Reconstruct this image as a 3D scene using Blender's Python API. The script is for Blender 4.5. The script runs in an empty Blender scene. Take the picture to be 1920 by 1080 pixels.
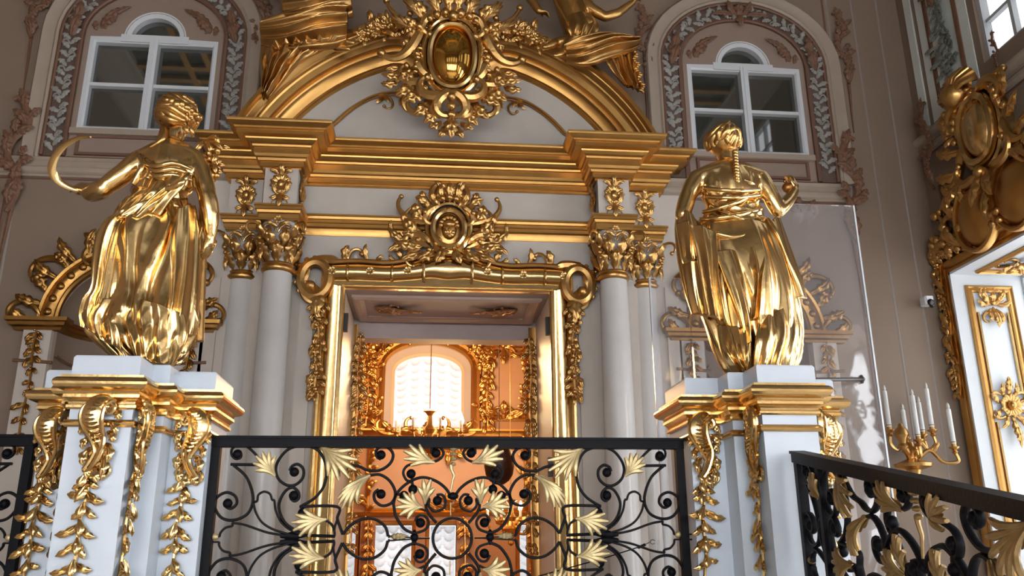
import bpy, math, random
import numpy as np
from mathutils import Vector as V, Matrix
from mathutils.geometry import tessellate_polygon
PI = math.pi
S = bpy.context.scene
COL = S.collection
RND = random.Random(7)

# ------------------------------------------------------------------ camera
F_PX = 1600.0
def cam_rot(p, yaw, roll):
    cy, sy = math.cos(yaw), math.sin(yaw)
    M = Matrix(((1,0,0),(0,0,-1),(0,1,0))) @ Matrix(((cy,-sy,0),(sy,cy,0),(0,0,1)))
    cp, sp = math.cos(p), math.sin(p)
    cr, sr = math.cos(roll), math.sin(roll)
    return Matrix(((cr,-sr,0),(sr,cr,0),(0,0,1))) @ Matrix(((1,0,0),(0,cp,sp),(0,-sp,cp))) @ M
RC = cam_rot(math.radians(17.25), math.radians(5.57), math.radians(-0.4))
RT = RC.transposed()
def ray(x, y): return RT @ V(((x-960)/F_PX, (y-540)/F_PX, 1.0))
def at(x, y, Y):
    d = ray(x, y); return d*(Y/d.y)
def atx(x, y, X):
    d = ray(x, y); return d*(X/d.x)
cam = bpy.data.cameras.new('camera'); cam_o = bpy.data.objects.new('camera', cam); COL.objects.link(cam_o)
cam.sensor_width = 36.0; cam.lens = 36.0*F_PX/1920.0; cam.clip_start = 0.05; cam.clip_end = 200
_m = RT @ Matrix(((1,0,0),(0,-1,0),(0,0,-1)))
cam_o.matrix_world = _m.to_4x4()
S.camera = cam_o

# ------------------------------------------------------------------ frames
class Fr:
    def __init__(s, o, u, v, w): s.o, s.u, s.v, s.w = V(o), V(u).normalized(), V(v).normalized(), V(w).normalized()
    def p(s, a, b, c=0.0): return s.o + s.u*a + s.v*b + s.w*c
    def mir(s, u0=0.0): return Fr(s.o + s.u*(2*u0), -s.u, s.v, s.w)
    def at(s, a, b, c=0.0, ang=0.0):
        ca, sa = math.cos(ang), math.sin(ang)
        return Fr(s.p(a,b,c), s.u*ca + s.v*sa, s.v*ca - s.u*sa, s.w)
def front(Y): return Fr((0,Y,0), (1,0,0), (0,0,1), (0,-1,0))
PLAN = Fr((0,0,0), (1,0,0), (0,1,0), (0,0,1))

# ------------------------------------------------------------------ mesh builder
class MB:
    def __init__(s): s.v = []; s.f = []
    def add(s, vs, fs):
        b = len(s.v); s.v.extend(vs); s.f.extend(tuple(i+b for i in f) for f in fs); return s
    def grid(s, rows, cu=False, cv=False):
        n, m = len(rows), len(rows[0]); vs = [p for r in rows for p in r]; fs = []
        for i in range(n if cv else n-1):
            for j in range(m if cu else m-1):
                a, b = i*m+j, i*m+(j+1)%m; c, d = ((i+1)%n)*m+(j+1)%m, ((i+1)%n)*m+j
                fs.append((a,b,c,d))
        return s.add(vs, fs)
    def fan(s, ring):
        c = sum((V(p) for p in ring), V())/len(ring); n = len(ring)
        return s.add(list(ring)+[c], [(i,(i+1)%n,n) for i in range(n)])
    def box(s, x0,x1,y0,y1,z0,z1, fr=None):
        P = (fr or PLAN).p
        vs = [P(x,y,z) for z in (z0,z1) for y in (y0,y1) for x in (x0,x1)]
        return s.add(vs, [(0,1,3,2),(4,6,7,5),(0,4,5,1),(2,3,7,6),(0,2,6,4),(1,5,7,3)])
    def bevbox(s, x0,x1,y0,y1,z0,z1, b=.01, fr=None):
        return s.prism([(x0+b,y0),(x1-b,y0),(x1,y0+b),(x1,y1-b),(x1-b,y1),(x0+b,y1),(x0,y1-b),(x0,y0+b)], z0, z1, fr or PLAN)
    def prism(s, poly, w0, w1, fr):
        n = len(poly); a = [fr.p(u,v,w0) for u,v in poly]; b = [fr.p(u,v,w1) for u,v in poly]
        fs = [(i,(i+1)%n,n+(i+1)%n,n+i) for i in range(n)]
        tri = tessellate_polygon([[V((u,v,0)) for u,v in poly]])
        fs += [tuple(t) for t in tri] + [tuple(n+i for i in t) for t in tri]
        return s.add(a+b, fs)
    def plate(s, outer, holes, w0, w1, fr):
        loops = [outer]+list(holes); flat = [q for l in loops for q in l]
        tri = tessellate_polygon([[V((u,v,0)) for u,v in l] for l in loops]); n = len(flat)
        vs = [fr.p(u,v,w1) for u,v in flat]+[fr.p(u,v,w0) for u,v in flat]
        fs = [tuple(t) for t in tri]+[tuple(n+i for i in t) for t in tri]; b = 0
        for l in loops:
            k = len(l); fs += [(b+i, b+(i+1)%k, n+b+(i+1)%k, n+b+i) for i in range(k)]; b += k
        return s.add(vs, fs)
    def tube(s, pts, a, b=None, n=8, up=None, closed=False, sec=None, cap=True):
        N = len(pts); pts = [V(p) for p in pts]
        A = a if callable(a) else (lambda t, a=a: a)
        B = A if b is None else (b if callable(b) else (lambda t, b=b: b))
        if sec is None: sec = [(math.cos(2*PI*k/n), math.sin(2*PI*k/n)) for k in range(n)]
        rows = []; prev = None
        for i, p in enumerate(pts):
            t = (pts[(i+1)%N]-pts[i-1]) if closed else (pts[min(i+1,N-1)]-pts[max(i-1,0)])
            if t.length < 1e-9: t = V((0,0,1))
            t.normalize()
            if up is not None:
                u = V(up); sd = t.cross(u)
                if sd.length < 1e-4: sd = prev or t.orthogonal()
            else:
                sd = (prev - t*prev.dot(t)) if prev else t.orthogonal()
            sd = sd.normalized(); prev = sd; nm = sd.cross(t)
            tt = i/(N-1) if not closed else i/N
            ra, rb = A(tt), B(tt)
            rows.append([p + sd*(ra*c) + nm*(rb*d) for c, d in sec])
        s.grid(rows, cu=True, cv=closed)
        if cap and not closed: s.fan(rows[0]); s.fan(rows[-1])
        return s
    def ball(s, c, rx, ry=None, rz=None, n=10, m=6, rot=None):
        ry = rx if ry is None else ry; rz = rx if rz is None else rz; c = V(c); rows = []
        for i in range(m+1):
            th = PI*i/m; r = []
            for j in range(n):
                ph = 2*PI*j/n; q = V((rx*math.sin(th)*math.cos(ph), ry*math.sin(th)*math.sin(ph), rz*math.cos(th)))
                if rot is not None: q = rot @ q
                r.append(c+q)
            rows.append(r)
        return s.grid(rows, cu=True)
    def lathe(s, prof, c, n=20, axis=V((0,0,1)), a0=0, a1=2*PI):
        c = V(c); ax = V(axis).normalized(); e = ax.orthogonal().normalized() if abs(ax.z) < .99 else V((1,0,0)); g = ax.cross(e)
        full = abs(a1-a0-2*PI) < 1e-6; k = n if full else n+1
        rows = [[c + ax*z + (e*math.cos(a0+(a1-a0)*j/n) + g*math.sin(a0+(a1-a0)*j/n))*r for j in range(k)] for r, z in prof]
        return s.grid(rows, cu=full)
    def moulding(s, path, prof, fr, closed=False, side=1, caps=True):
        """profile (offset across, height w) swept with mitres along a 2-D path in frame fr"""
        n = len(path); P = [V((p[0],p[1])) for p in path]; N = []
        def nrm(a, b):
            d = (b-a); d = d/max(d.length,1e-9); return V((-d.y, d.x))*side
        for i in range(n):
            if closed: n0, n1 = nrm(P[i-1],P[i]), nrm(P[i],P[(i+1)%n])
            else:
                n1 = nrm(P[i],P[i+1]) if i < n-1 else None; n0 = nrm(P[i-1],P[i]) if i > 0 else n1
                if n1 is None: n1 = n0
            m = n0+n1; N.append(m/max(1+n0.dot(n1), .15))
        rows = [[fr.p(P[i].x+N[i].x*o, P[i].y+N[i].y*o, w) for o, w in prof] for i in range(n)]
        s.grid(rows, cv=closed)
        if caps and not closed:
            for r in (rows[0], rows[-1]): s.add(r, [tuple(range(len(r)))])
        return s
    def build(s, name, m, parent=None, label=None, angle=38, mods=None):
        me = bpy.data.meshes.new(name); o = bpy.data.objects.new(name, me); COL.objects.link(o)
        L = V((0,0,0))
        if parent is not None:
            o.parent = parent; q = parent
            while q is not None: L = L + q.location; q = q.parent
        elif s.v:
            A = np.array([tuple(p) for p in s.v]); lo, hi = A.min(0), A.max(0)
            L = V(((lo[0]+hi[0])/2, (lo[1]+hi[1])/2, lo[2])); o.location = L
        A = np.array([tuple(p) for p in s.v], dtype=float) - np.array(L)
        me.from_pydata([tuple(p) for p in A], [], [f for f in s.f if len(set(f)) > 2])
        me.validate(); me.update()
        fix(me)
        me.shade_smooth()
        if angle < 180: me.set_sharp_from_angle(angle=math.radians(angle))
        me.materials.append(m)
        if label: o['label'] = label
        return o
import bmesh
def fix(me):
    bm = bmesh.new(); bm.from_mesh(me)
    bmesh.ops.remove_doubles(bm, verts=bm.verts, dist=1e-5)
    bmesh.ops.recalc_face_normals(bm, faces=bm.faces); bm.to_mesh(me); bm.free()

def tag(o, label=None, cat=None, group=None, kind=None):
    if label: o['label'] = label
    if cat: o['category'] = cat
    if group: o['group'] = group
    if kind: o['kind'] = kind
    return o
def empty(name, loc, label, cat, group=None):
    o = bpy.data.objects.new(name, None); COL.objects.link(o); o.location = V(loc); o.empty_display_size = .1
    return tag(o, label, cat, group)
def struct(mb, name, m, label=None, angle=38):
    o = mb.build(name, m, angle=angle); o['kind'] = 'structure'
    if label: o['label'] = label; o['category'] = 'wall part'
    return o

# ------------------------------------------------------------------ curves
def spl(pts, n=10, closed=False):
    P = [V(p) if len(p) == 3 else V((p[0],p[1],0)) for p in pts]; N = len(P); out = []
    for i in range(N if closed else N-1):
        g = (lambda k: P[k % N]) if closed else (lambda k: P[max(0,min(N-1,k))])
        a, b, c, d = g(i-1), g(i), g(i+1), g(i+2)
        for k in range(n):
            t = k/n; t2, t3 = t*t, t*t*t
            out.append(b*(2*t3-3*t2+1) + (c-a)*.5*(t3-2*t2+t) + c*(-2*t3+3*t2) + (d-b)*.5*(t3-t2))
    if not closed: out.append(P[-1])
    return out
def euler(x, y, ang, L, k0, k1, n=24, p=1.0):
    """clothoid: curvature goes from k0 to k1 (in full turns per length L)"""
    out = [(x,y)]; h = ang; ds = L/n
    for i in range(n):
        t = (i+.5)/n; h += 2*PI*(k0+(k1-k0)*t**p)/n
        x += ds*math.cos(h); y += ds*math.sin(h); out.append((x,y))
    return out
def spir(c, e, turns, d, r1, n=26):
    """spiral round c starting from e, d=+1/-1, ending with radius r1"""
    r0 = math.hypot(e[0]-c[0], e[1]-c[1]); a = math.atan2(e[1]-c[1], e[0]-c[0])
    return [(c[0]+(r0+(r1-r0)*(i/n)**.8)*math.cos(a+d*2*PI*turns*i/n), c[1]+(r0+(r1-r0)*(i/n)**.8)*math.sin(a+d*2*PI*turns*i/n)) for i in range(n+1)]
def lerp(a, b, t): return a+(b-a)*t

# ------------------------------------------------------------------ carved ornament
def scr(mb, fr, x, y, ang, L, k0, k1, r0, r1=None, w=0.0, n=26, p=1.0, bead=True, flat=.8, w1=None, bulge=0.0):
    """carved scroll: clothoid stem tapering from r0 to r1 with a bead in its eye; ang in degrees"""
    r1 = r0*.45 if r1 is None else r1
    P2 = euler(x, y, math.radians(ang), L, k0, k1, n, p); w1 = w if w1 is None else w1
    pts = [fr.p(a, b, lerp(w, w1, i/n)) for i, (a, b) in enumerate(P2)]
    A = lambda t: max(1e-4, (r0+(r1-r0)*t)*(1+bulge*math.sin(PI*t))*min(1, .3+5*t))
    mb.tube(pts, A, lambda t: A(t)*flat, n=7, up=fr.w)
    if bead: mb.ball(pts[-1], r1*1.9, r1*1.9, r1*1.9, 8, 5)
    return P2[-1]
LEAFSEC = [(-1,.0),(-.62,.55),(-.25,.62),(0,.36),(.25,.62),(.62,.55),(1,.0),(.5,-.3),(0,-.35),(-.5,-.3)]
def leaf(mb, fr, x, y, ang, L, W, bend=0.0, lobes=4, w=0.0, lift=.2, thick=.22, tip=1.0, base=.35):
    """acanthus leaf: lobed blade with raised halves, lifting from the ground and curling over at its tip"""
    n = max(6, lobes*4); h = math.radians(ang); px, py = x, y; rows = []; ds = L/n; bend = math.radians(bend)
    for i in range(n+1):
        t = i/n; hh = h + bend*t**1.3
        if i: px += ds*math.cos(hh); py += ds*math.sin(hh)
        env = (base+(1-base)*min(1,t/.35)) * max(0.03, 1-max(0,(t-.45)/.55)**1.8)
        saw = (t*lobes) % 1.0
        a = W*.5*env*(.62+.38*(1-abs(2*saw-1)**1.5)) if i < n else W*.03
        ww = w + lift*L*math.sin(min(1, t*tip)*PI*.72)*t**.5
        cs, sn = -math.sin(hh), math.cos(hh); row = []
        for c, d in LEAFSEC:
            fwd = abs(c)*W*.16*env
            row.append(fr.p(px+cs*a*c+math.cos(hh)*fwd, py+sn*a*c+math.sin(hh)*fwd, ww + d*W*thick*env*(1+.25*math.cos(saw*2*PI))))
        rows.append(row)
    mb.grid(rows, cu=True); mb.fan(rows[0]); mb.fan(rows[-1])
    return mb
def fan_leaf(mb, fr, x, y, ang, L, W, n=5, spread=80, w=0.0, lift=.25, bend=0, r=None):
    """fingered leaf: a sheath that opens into several rounded, separate fingers"""
    r = r or L*.06; h = math.radians(ang); ux, uy = math.cos(h), math.sin(h)
    for k in range(n):
        s = (k-(n-1)/2)/max(1,(n-1)/2)
        a1 = h + math.radians(spread/2)*s + math.radians(bend)
        ll = L*(1-.28*s*s)
        pts = []
        for i in range(9):
            t = i/8; hh = lerp(h, a1, t**.8)
            if i == 0: px, py = x, y
            else: px += ll/8*math.cos(hh); py += ll/8*math.sin(hh)
            pts.append(fr.p(px, py, w+lift*L*math.sin(t*PI*.8)*(.5+.5*t)))
        mb.tube(pts, lambda t: r*(.55+.75*t)*(1-.55*max(0,(t-.75)/.25)), lambda t: r*(.5+.4*t), n=6, up=fr.w)
    return mb
def vine(mb, fr, pts, n, L, W, seed=1, r=.006, w=.01, berries=0, droop=0):
    rg = random.Random(seed); P = spl(pts, 8)
    mb.tube([fr.p(p.x,p.y,w) for p in P], r, n=6, up=fr.w)
    N = len(P)
    for k in range(n):
        i = int((k+.5)/n*(N-1)); p, q = P[i], P[min(i+1,N-1)]
        h = math.degrees(math.atan2(q.y-p.y, q.x-p.x)) + droop
        sc = rg.uniform(.75,1.15)
        for sd in (1,-1):
            leaf(mb, fr, p.x, p.y, h+sd*rg.uniform(35,65), L*sc*rg.uniform(.8,1.1), W*sc, -sd*rg.uniform(10,50), 2, w, rg.uniform(.1,.35), .3)
        if berries and k % 2 == 0:
            for b in range(berries): mb.ball(fr.p(p.x+rg.uniform(-.5,.5)*W, p.y+rg.uniform(-.5,.5)*W, w+W*.3), W*.2, n=7, m=5)
    return mb
def rosette(mb, fr, x, y, R, n=8, w=0.0):
    for k in range(n): leaf(mb, fr, x, y, 360*k/n, R, R*.75, 0, 1, w, .25, .3, base=.5)
    mb.ball(fr.p(x,y,w+R*.15), R*.25, n=8, m=5)

# ------------------------------------------------------------------ materials
def mat(name, col, rough=.5, metal=0.0, noise=0.0, scale=20.0, bump=0.0, bscale=40.0, spec=.5, col2=None, coat=0.0, detail=4.0):
    m = bpy.data.materials.new(name); m.use_nodes = True; nt = m.node_tree; b = nt.nodes['Principled BSDF']
    b.inputs['Base Color'].default_value = (*col,1); b.inputs['Roughness'].default_value = rough
    b.inputs['Metallic'].default_value = metal; b.inputs['Specular IOR Level'].default_value = spec
    if coat: b.inputs['Coat Weight'].default_value = coat
    tc = nt.nodes.new('ShaderNodeTexCoord')
    if noise or col2:
        n = nt.nodes.new('ShaderNodeTexNoise'); n.inputs['Scale'].default_value = scale; n.inputs['Detail'].default_value = detail
        nt.links.new(tc.outputs['Object'], n.inputs['Vector'])
        r = nt.nodes.new('ShaderNodeValToRGB'); r.color_ramp.elements[0].position = .35; r.color_ramp.elements[1].position = .65
        c2 = col2 or tuple(c*(1-noise) for c in col)
        r.color_ramp.elements[0].color = (*c2,1); r.color_ramp.elements[1].color = (*col,1)
        nt.links.new(n.outputs['Fac'], r.inputs['Fac']); nt.links.new(r.outputs['Color'], b.inputs['Base Color'])
    if bump:
        n2 = nt.nodes.new('ShaderNodeTexNoise'); n2.inputs['Scale'].default_value = bscale; n2.inputs['Detail'].default_value = 3
        nt.links.new(tc.outputs['Object'], n2.inputs['Vector'])
        bp = nt.nodes.new('ShaderNodeBump'); bp.inputs['Strength'].default_value = bump; bp.inputs['Distance'].default_value = .01
        nt.links.new(n2.outputs['Fac'], bp.inputs['Height']); nt.links.new(bp.outputs['Normal'], b.inputs['Normal'])
    return m
GOLD = mat('gilding', (.62,.365,.13), .33, 1.0, .12, 9, .25, 28)
GOLDB = mat('burnished_gilding', (.74,.50,.215), .22, 1.0, .10, 7, .12, 18)
GOLDM = mat('gilded_moulding', (.60,.335,.105), .36, 1.0, .10, 6, .08, 30)
PALEG = mat('pale_gold_leaf', (.66,.52,.27), .45, .6, .2, 25, .2, 60)
WHITE = mat('white_paint', (.62,.548,.482), .42, 0, .05, 5)
PEDW = mat('pedestal_white', (.61,.665,.735), .38, 0, .05, 7, .04, 30)
COLW = mat('column_scagliola', (.72,.69,.665), .24, 0, .08, 2.5, 0, 1, .5)
TAUPE = mat('taupe_wall_paint', (.262,.186,.134), .6, 0, .08, 2)
LINE = mat('light_moulding_paint', (.38,.30,.235), .5, 0, .06, 6)
PINK = mat('pinkish_panel_paint', (.31,.225,.18), .55, 0, .06, 5)
BROWN = mat('brown_ornament_paint', (.20,.095,.052), .55, 0, .25, 12)
BROWNL = mat('brown_line_paint', (.17,.085,.055), .55)
GREYORN = mat('grey_ornament_paint', (.36,.34,.31), .5, 0, .3, 14)
BAND = mat('ornament_band_ground', (.135,.088,.066), .6, 0, .2, 10)
IRON = mat('black_iron', (.004,.004,.006), .5, 0, .2, 30, .1, 80, .12)
EXPOSURE = 0.08
# ================================================================== the setting
YW = 8.5; XC = 0.16; ZF = -0.6
WF = front(YW)
def arc(cx, cz, r, a0, a1, n=20, rz=None):
    rz = r if rz is None else rz
    return [(cx+r*math.cos(math.radians(lerp(a0,a1,i/n))), cz+rz*math.sin(math.radians(lerp(a0,a1,i/n)))) for i in range(n+1)]
WINC = (-3.10, 3.57); NIC = (-3.09, 3.42); NR = .56; NZ = 2.2
DX0, DX1, DZ = -.905, 1.235, 2.615
def win_hole(cx):
    return [(cx-.68,4.29),(cx+.68,4.29),(cx+.68,5.43)] + arc(cx,5.44,.31,0,180,14) + [(cx-.68,5.43)]
def niche_hole(cx):
    return [(cx-NR,ZF+.02),(cx+NR,ZF+.02)] + arc(cx,NZ,NR,0,180,20)
m = MB(); m.plate([(-5.4,-1.7),(5.6,-1.7),(5.6,7.9),(-5.4,7.9)], [win_hole(c) for c in WINC]+[niche_hole(c) for c in NIC]+[[(DX0,ZF+.01),(DX1,ZF+.01),(DX1,DZ),(DX0,DZ)]], -.75, 0, WF)
struct(m, 'wall_front', TAUPE)
# concave niches: half cylinder below, quarter sphere above
for c in NIC:
    m = MB(); rows = []
    for i in range(13):
        a = PI*i/12; rows.append([V((c+NR*math.cos(a), YW+.001+NR*math.sin(a), z)) for z in (ZF, NZ)])
    m.grid(rows); rows = []
    for j in range(9):
        e = PI/2*j/8; rows.append([V((c+NR*math.cos(PI*i/12), YW+.001+NR*math.sin(PI*i/12)*math.cos(e)*1.0, NZ+NR*math.sin(PI*i/12)*math.sin(e))) for i in range(13)])
    m.grid(rows)
    struct(m, 'wall_niche', TAUPE)
RW = Fr((5.6,0,0), (0,-1,0), (0,0,1), (-1,0,0))
LOWWIN = [(-8.3,-6.15),(-4.9,-2.9),(-1.2,.8),(2.4,4.2)]; UPWIN = [(-7.2,-5.5),(-4.7,-3.1),(-1.0,.6),(2.5,4.1)]  # windows after the first of each row are unseen, added for side light
holes = [[(a,ZF+.02),(b,ZF+.02),(b,2.87),(a,2.87)] for a, b in LOWWIN] + [[(a,4.78),(b,4.78),(b,7.1),(a,7.1)] for a, b in UPWIN]
m = MB(); m.plate([(-8.5,-1.7),(5,-1.7),(5,7.9),(-8.5,7.9)], holes, -.9, 0, RW); struct(m, 'wall_right', TAUPE)
m = MB(); m.box(-5.7,-5.4,-5,9.2,-1.7,7.9); struct(m, 'wall_left', TAUPE)
BW = Fr((0,-5,0), (-1,0,0), (0,0,1), (0,1,0)); BX = [-3.9,-2.0,-.1,1.8,3.7]
holes = [[(-x-.6,z0),(-x+.6,z0),(-x+.6,z1),(-x-.6,z1)] for x in BX for z0, z1 in ((-.3,2.6),(3.9,5.8))]
m = MB(); m.plate([(-5.6,-1.7),(5.4,-1.7),(5.4,7.9),(-5.6,7.9)], holes, -.4, 0, BW); struct(m, 'wall_back', TAUPE)
# floor: landing with a step edge down to the stair foot
FLOOR = mat('stone_floor', (.76,.70,.62), .35, 0, .15, 1.5)
m = MB(); m.box(-5.4,5.6,3.7,9.2,-1.7,ZF); struct(m, 'floor', FLOOR)
m = MB(); m.box(-5.4,5.6,-5,3.7,-1.8,-1.62); struct(m, 'floor_stair_foot', FLOOR)
# painted ceiling with stuccoed ribs
CEIL = mat('painted_ceiling', (.24,.24,.20), .6, 0, 0, 1.5, 0, 1, .5, (.03,.03,.024), 0, 9)
m = MB(); m.box(-5.6,5.8,-5.2,9.2,7.9,8.1); struct(m, 'ceiling', CEIL)
m = MB()
for y in (0.6,1.0,3.6,4.0,6.6): m.box(-5.4,5.6,y,y+.12,7.82,7.9)
for x in (-4.2,-3.85,-1.6,1.9,3.9,4.25): m.box(x,x+.1,-5,8.5,7.8,7.9)
struct(m, 'trim_1', GOLDM)
m = MB(); m.moulding([(-5.4,-5),(-5.4,8.5),(5.6,8.5),(5.6,-5)], [(0,7.3),(.06,7.3),(.08,7.4),(.3,7.6),(.34,7.75),(.4,7.8),(.4,7.9),(0,7.9)], PLAN, closed=True, side=-1)
struct(m, 'trim_2', LINE)
# ------------------------------------------------------------------ daylight windows (panes give off the daylight)
def daylight(name, strength, col=(.93,.96,1.0)):
    mm = bpy.data.materials.new(name); mm.use_nodes = True; nt = mm.node_tree; nt.nodes.clear()
    e = nt.nodes.new('ShaderNodeEmission'); o = nt.nodes.new('ShaderNodeOutputMaterial')
    e.inputs['Color'].default_value = (*col,1); e.inputs['Strength'].default_value = strength; nt.links.new(e.outputs[0], o.inputs[0])
    return mm
DAY = daylight('daylit_pane', 16.0); DAYU = daylight('daylit_upper_pane', 1.2); DAYR = daylight('daylit_side_pane', 14.0); DAYN = daylight('daylit_near_pane', 3.0); DAYRU = daylight('daylit_side_upper_pane', 1.4)
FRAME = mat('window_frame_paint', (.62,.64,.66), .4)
WN = [0]
def sash(fr, a, b, z0, z1, w, panem, nx=2, nz=3, fw=.06, framem=None):
    WN[0] += 1
    o = bpy.data.objects.new('window_%d' % (WN[0]+2), None); COL.objects.link(o); o.location = fr.p((a+b)/2, z0, w); o['kind'] = 'structure'
    m = MB(); m.moulding([(a,z0),(b,z0),(b,z1),(a,z1)], [(0,w),(0,w+.08),(fw,w+.08),(fw*1.2,w)], fr, closed=True, side=1)
    for i in range(1,nx): x = lerp(a,b,i/nx); m.box(x-.022,x+.022,z0,z1,w,w+.06,fr)
    for i in range(1,nz): z = lerp(z0,z1,i/nz); m.box(a,b,z-.018,z+.018,w,w+.055,fr)
    m.build('window_frame', framem or FRAME, o)
    p = MB(); p.box(a,b,z0,z1,w-.03,w-.01,fr); p.build('window_pane', panem, o)
    return o
for a, b in LOWWIN: sash(RW, a, b, ZF+.02, 2.87, -.85, DAYN if a < -8 else DAYR, 2, 4)
for a, b in UPWIN: sash(RW, a, b, 4.78, 7.1, -.12, DAYRU, 4, 5, .05, mat('shaded_sash_paint', (.42,.43,.44), .5))  # sash paint is a darker frame paint, backlit shade put into its colour
for x in BX:
    sash(BW, -x-.6, -x+.6, -.3, 2.6, -.3, DAY); sash(BW, -x-.6, -x+.6, 3.9, 5.8, -.3, DAYU, 2, 2)
# ------------------------------------------------------------------ two upper inner windows looking over the stairs
GLASSD = bpy.data.materials.new('dark_window_glass'); GLASSD.use_nodes = True
_b = GLASSD.node_tree.nodes['Principled BSDF']; _b.inputs['Base Color'].default_value = (.03,.032,.028,1); _b.inputs['Roughness'].default_value = .03; _b.inputs['Specular IOR Level'].default_value = 1.0; _b.inputs['IOR'].default_value = 1.9
WHITEW = mat('white_casement_paint', (.66,.68,.71), .4)
for k, cx in enumerate(WINC):
    o = bpy.data.objects.new('window_%d' % (k+1), None); COL.objects.link(o); o.location = (cx, YW, 4.27); o['kind'] = 'structure'
    w = -.06
    m = MB(); m.moulding([(cx-.62,4.35),(cx+.62,4.35),(cx+.62,5.37),(cx-.62,5.37)], [(0,w-.05),(0,w+.05),(.02,w+.07),(.075,w+.07),(.08,w+.02),(.08,w-.05)], WF, closed=True, side=-1)
    m.box(cx-.045,cx+.045,4.3,5.42,w-.04,w+.085,WF); m.box(cx-.012,cx+.012,4.3,5.42,w+.085,w+.095,WF)
    for s in (-1,1): m.box(cx+s*.33-.3,cx+s*.33+.3,4.835,4.875,w-.03,w+.05,WF)
    m.build('casement_frame', WHITEW, o)
    m = MB(); m.moulding(arc(cx,5.44,.26,0,180,20), [(0,w-.05),(0,w+.06),(.07,w+.075),(.09,w+.04),(.09,w-.05)], WF, side=-1)
    m.box(cx-.36,cx+.36,5.38,5.47,w-.04,w+.075,WF); m.build('lunette_frame', WHITEW, o)
    for s in (-1,1):
        for z0, z1 in ((4.35,4.84),(4.87,5.37)):
            g = MB(); g.box(cx+s*.33-.3,cx+s*.33+.3,z0,z1,w-.03,w-.015,WF); g.build('window_pane', GLASSD, o)
    g = MB(); g.prism(arc(cx,5.44,.27,0,180,16), w-.03, w-.015, WF); g.build('lunette_pane', GLASSD, o)
# ================================================================== the portal
m = MB(); m.plate([(-2.36,ZF),(2.68,ZF),(2.68,3.75),(-2.36,3.75)], [[(DX0,ZF+.01),(DX1,ZF+.01),(DX1,DZ),(DX0,DZ)]], .0, .03, WF); struct(m, 'trim_3', WHITE)
class SC_(Fr):
    def __init__(s, f, k): s.o, s.u, s.v, s.w, s.k = f.o, f.u, f.v, f.w, k
    def p(s, a, b, c=0.0): return s.o + (s.u*a + s.v*b + s.w*c)*s.k
    def at(s, a, b, c=0.0, ang=0.0): return SC_(Fr(s.p(a,b,c), s.u, s.v, s.w), s.k)
    def mir(s, u0=0.0): return SC_(Fr(s.p(2*u0,0), -s.u, s.v, s.w), s.k)
# entablature
ENT = empty('entablature', (XC, 8.3, 3.7), 'stepped gilded entablature under the arched pediment of the portal', 'entablature')
path = [(-2.13,8.50),(-2.13,8.41),(-1.72,8.41),(-1.72,8.10),(-1.37,8.10),(-1.37,8.46),(1.685,8.46),(1.685,8.10),(2.04,8.10),(2.04,8.41),(2.45,8.41),(2.45,8.50)]
prof = [(-.02,3.72),(.015,3.72),(.015,3.745),(.04,3.75),(.04,3.80),(.06,3.805),(.065,3.83),(.085,3.84),(.10,3.865),(.10,3.93),(.115,3.935),(.12,3.955),(.15,3.965),(.175,3.99),(.18,4.005),(.25,4.01),(.25,4.055),(.27,4.06),(.28,4.075),(.31,4.085),(.335,4.105),(.34,4.125),(.34,4.135),(-.02,4.15)]
m = MB(); m.moulding(path, prof, PLAN, side=-1); m.build('cornice', GOLDM, ENT, angle=25)
m = MB()
for a, b, y in ((-2.10,-1.74,8.42),(2.06,2.44,8.42),(-1.705,-1.385,8.11),(1.70,2.03,8.11),(-1.36,1.67,8.47)): m.box(a-.01,b+.01,y,8.5,3.9,4.14)
m.build('cornice_core', GOLDM, ENT)
def medallion(o, fr, x, z):
    m = MB()
    fr = fr.at(x, z, 0); fr = SC_(fr, 1.32); x, z = 0, 0
    m.tube([fr.p(x+.062*math.cos(a),z+.03+.075*math.sin(a),.015) for a in [2*PI*i/20 for i in range(20)]], .014, n=6, closed=True)
    rosette(m, fr, x, z+.03, .085, 11, .002)
    m.ball(fr.p(x,z+.03,.01), .042, .03, .05, 12, 8)
    for s in (-1,1):
        g = fr.at(x,z,.01); g = g if s > 0 else g.mir()
        leaf(m,g,.01,-.06,40,.12,.05,60,2,0,.25); leaf(m,g,.01,.1,60,.09,.05,-80,2,0,.3); leaf(m,g,.0,-.05,-60,.09,.05,60,2,0,.2)
        scr(m,g,.07,.0,100,.12,-.1,.9,.010); scr(m,g,.02,-.1,0,.1,-.2,-1.1,.009)
    leaf(m,fr,x,z+.09,90,.09,.06,0,2,.02,.4); leaf(m,fr,x,z-.05,-90,.12,.06,0,2,.02,.2)
    m.build('medallion', GOLD, o)
for s in (-1,1):
    for d, y, hw, nm in ((1.70,8.07,.165,'front'),(2.10,8.37,.165,'rear')):
        x = XC+s*d
        b = MB(); b.box(x-hw,x+hw,y,8.50,3.32,3.73); o = b.build('frieze_block', WHITE, ENT)
        medallion(o, front(y), x, 3.52)
        if d < 2: # side medallion on the inner and outer return
            medallion(o, Fr((x-s*hw,0,0),(0,s,0),(0,0,1),(-s,0,0)), s*8.25, 3.52)
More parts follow.
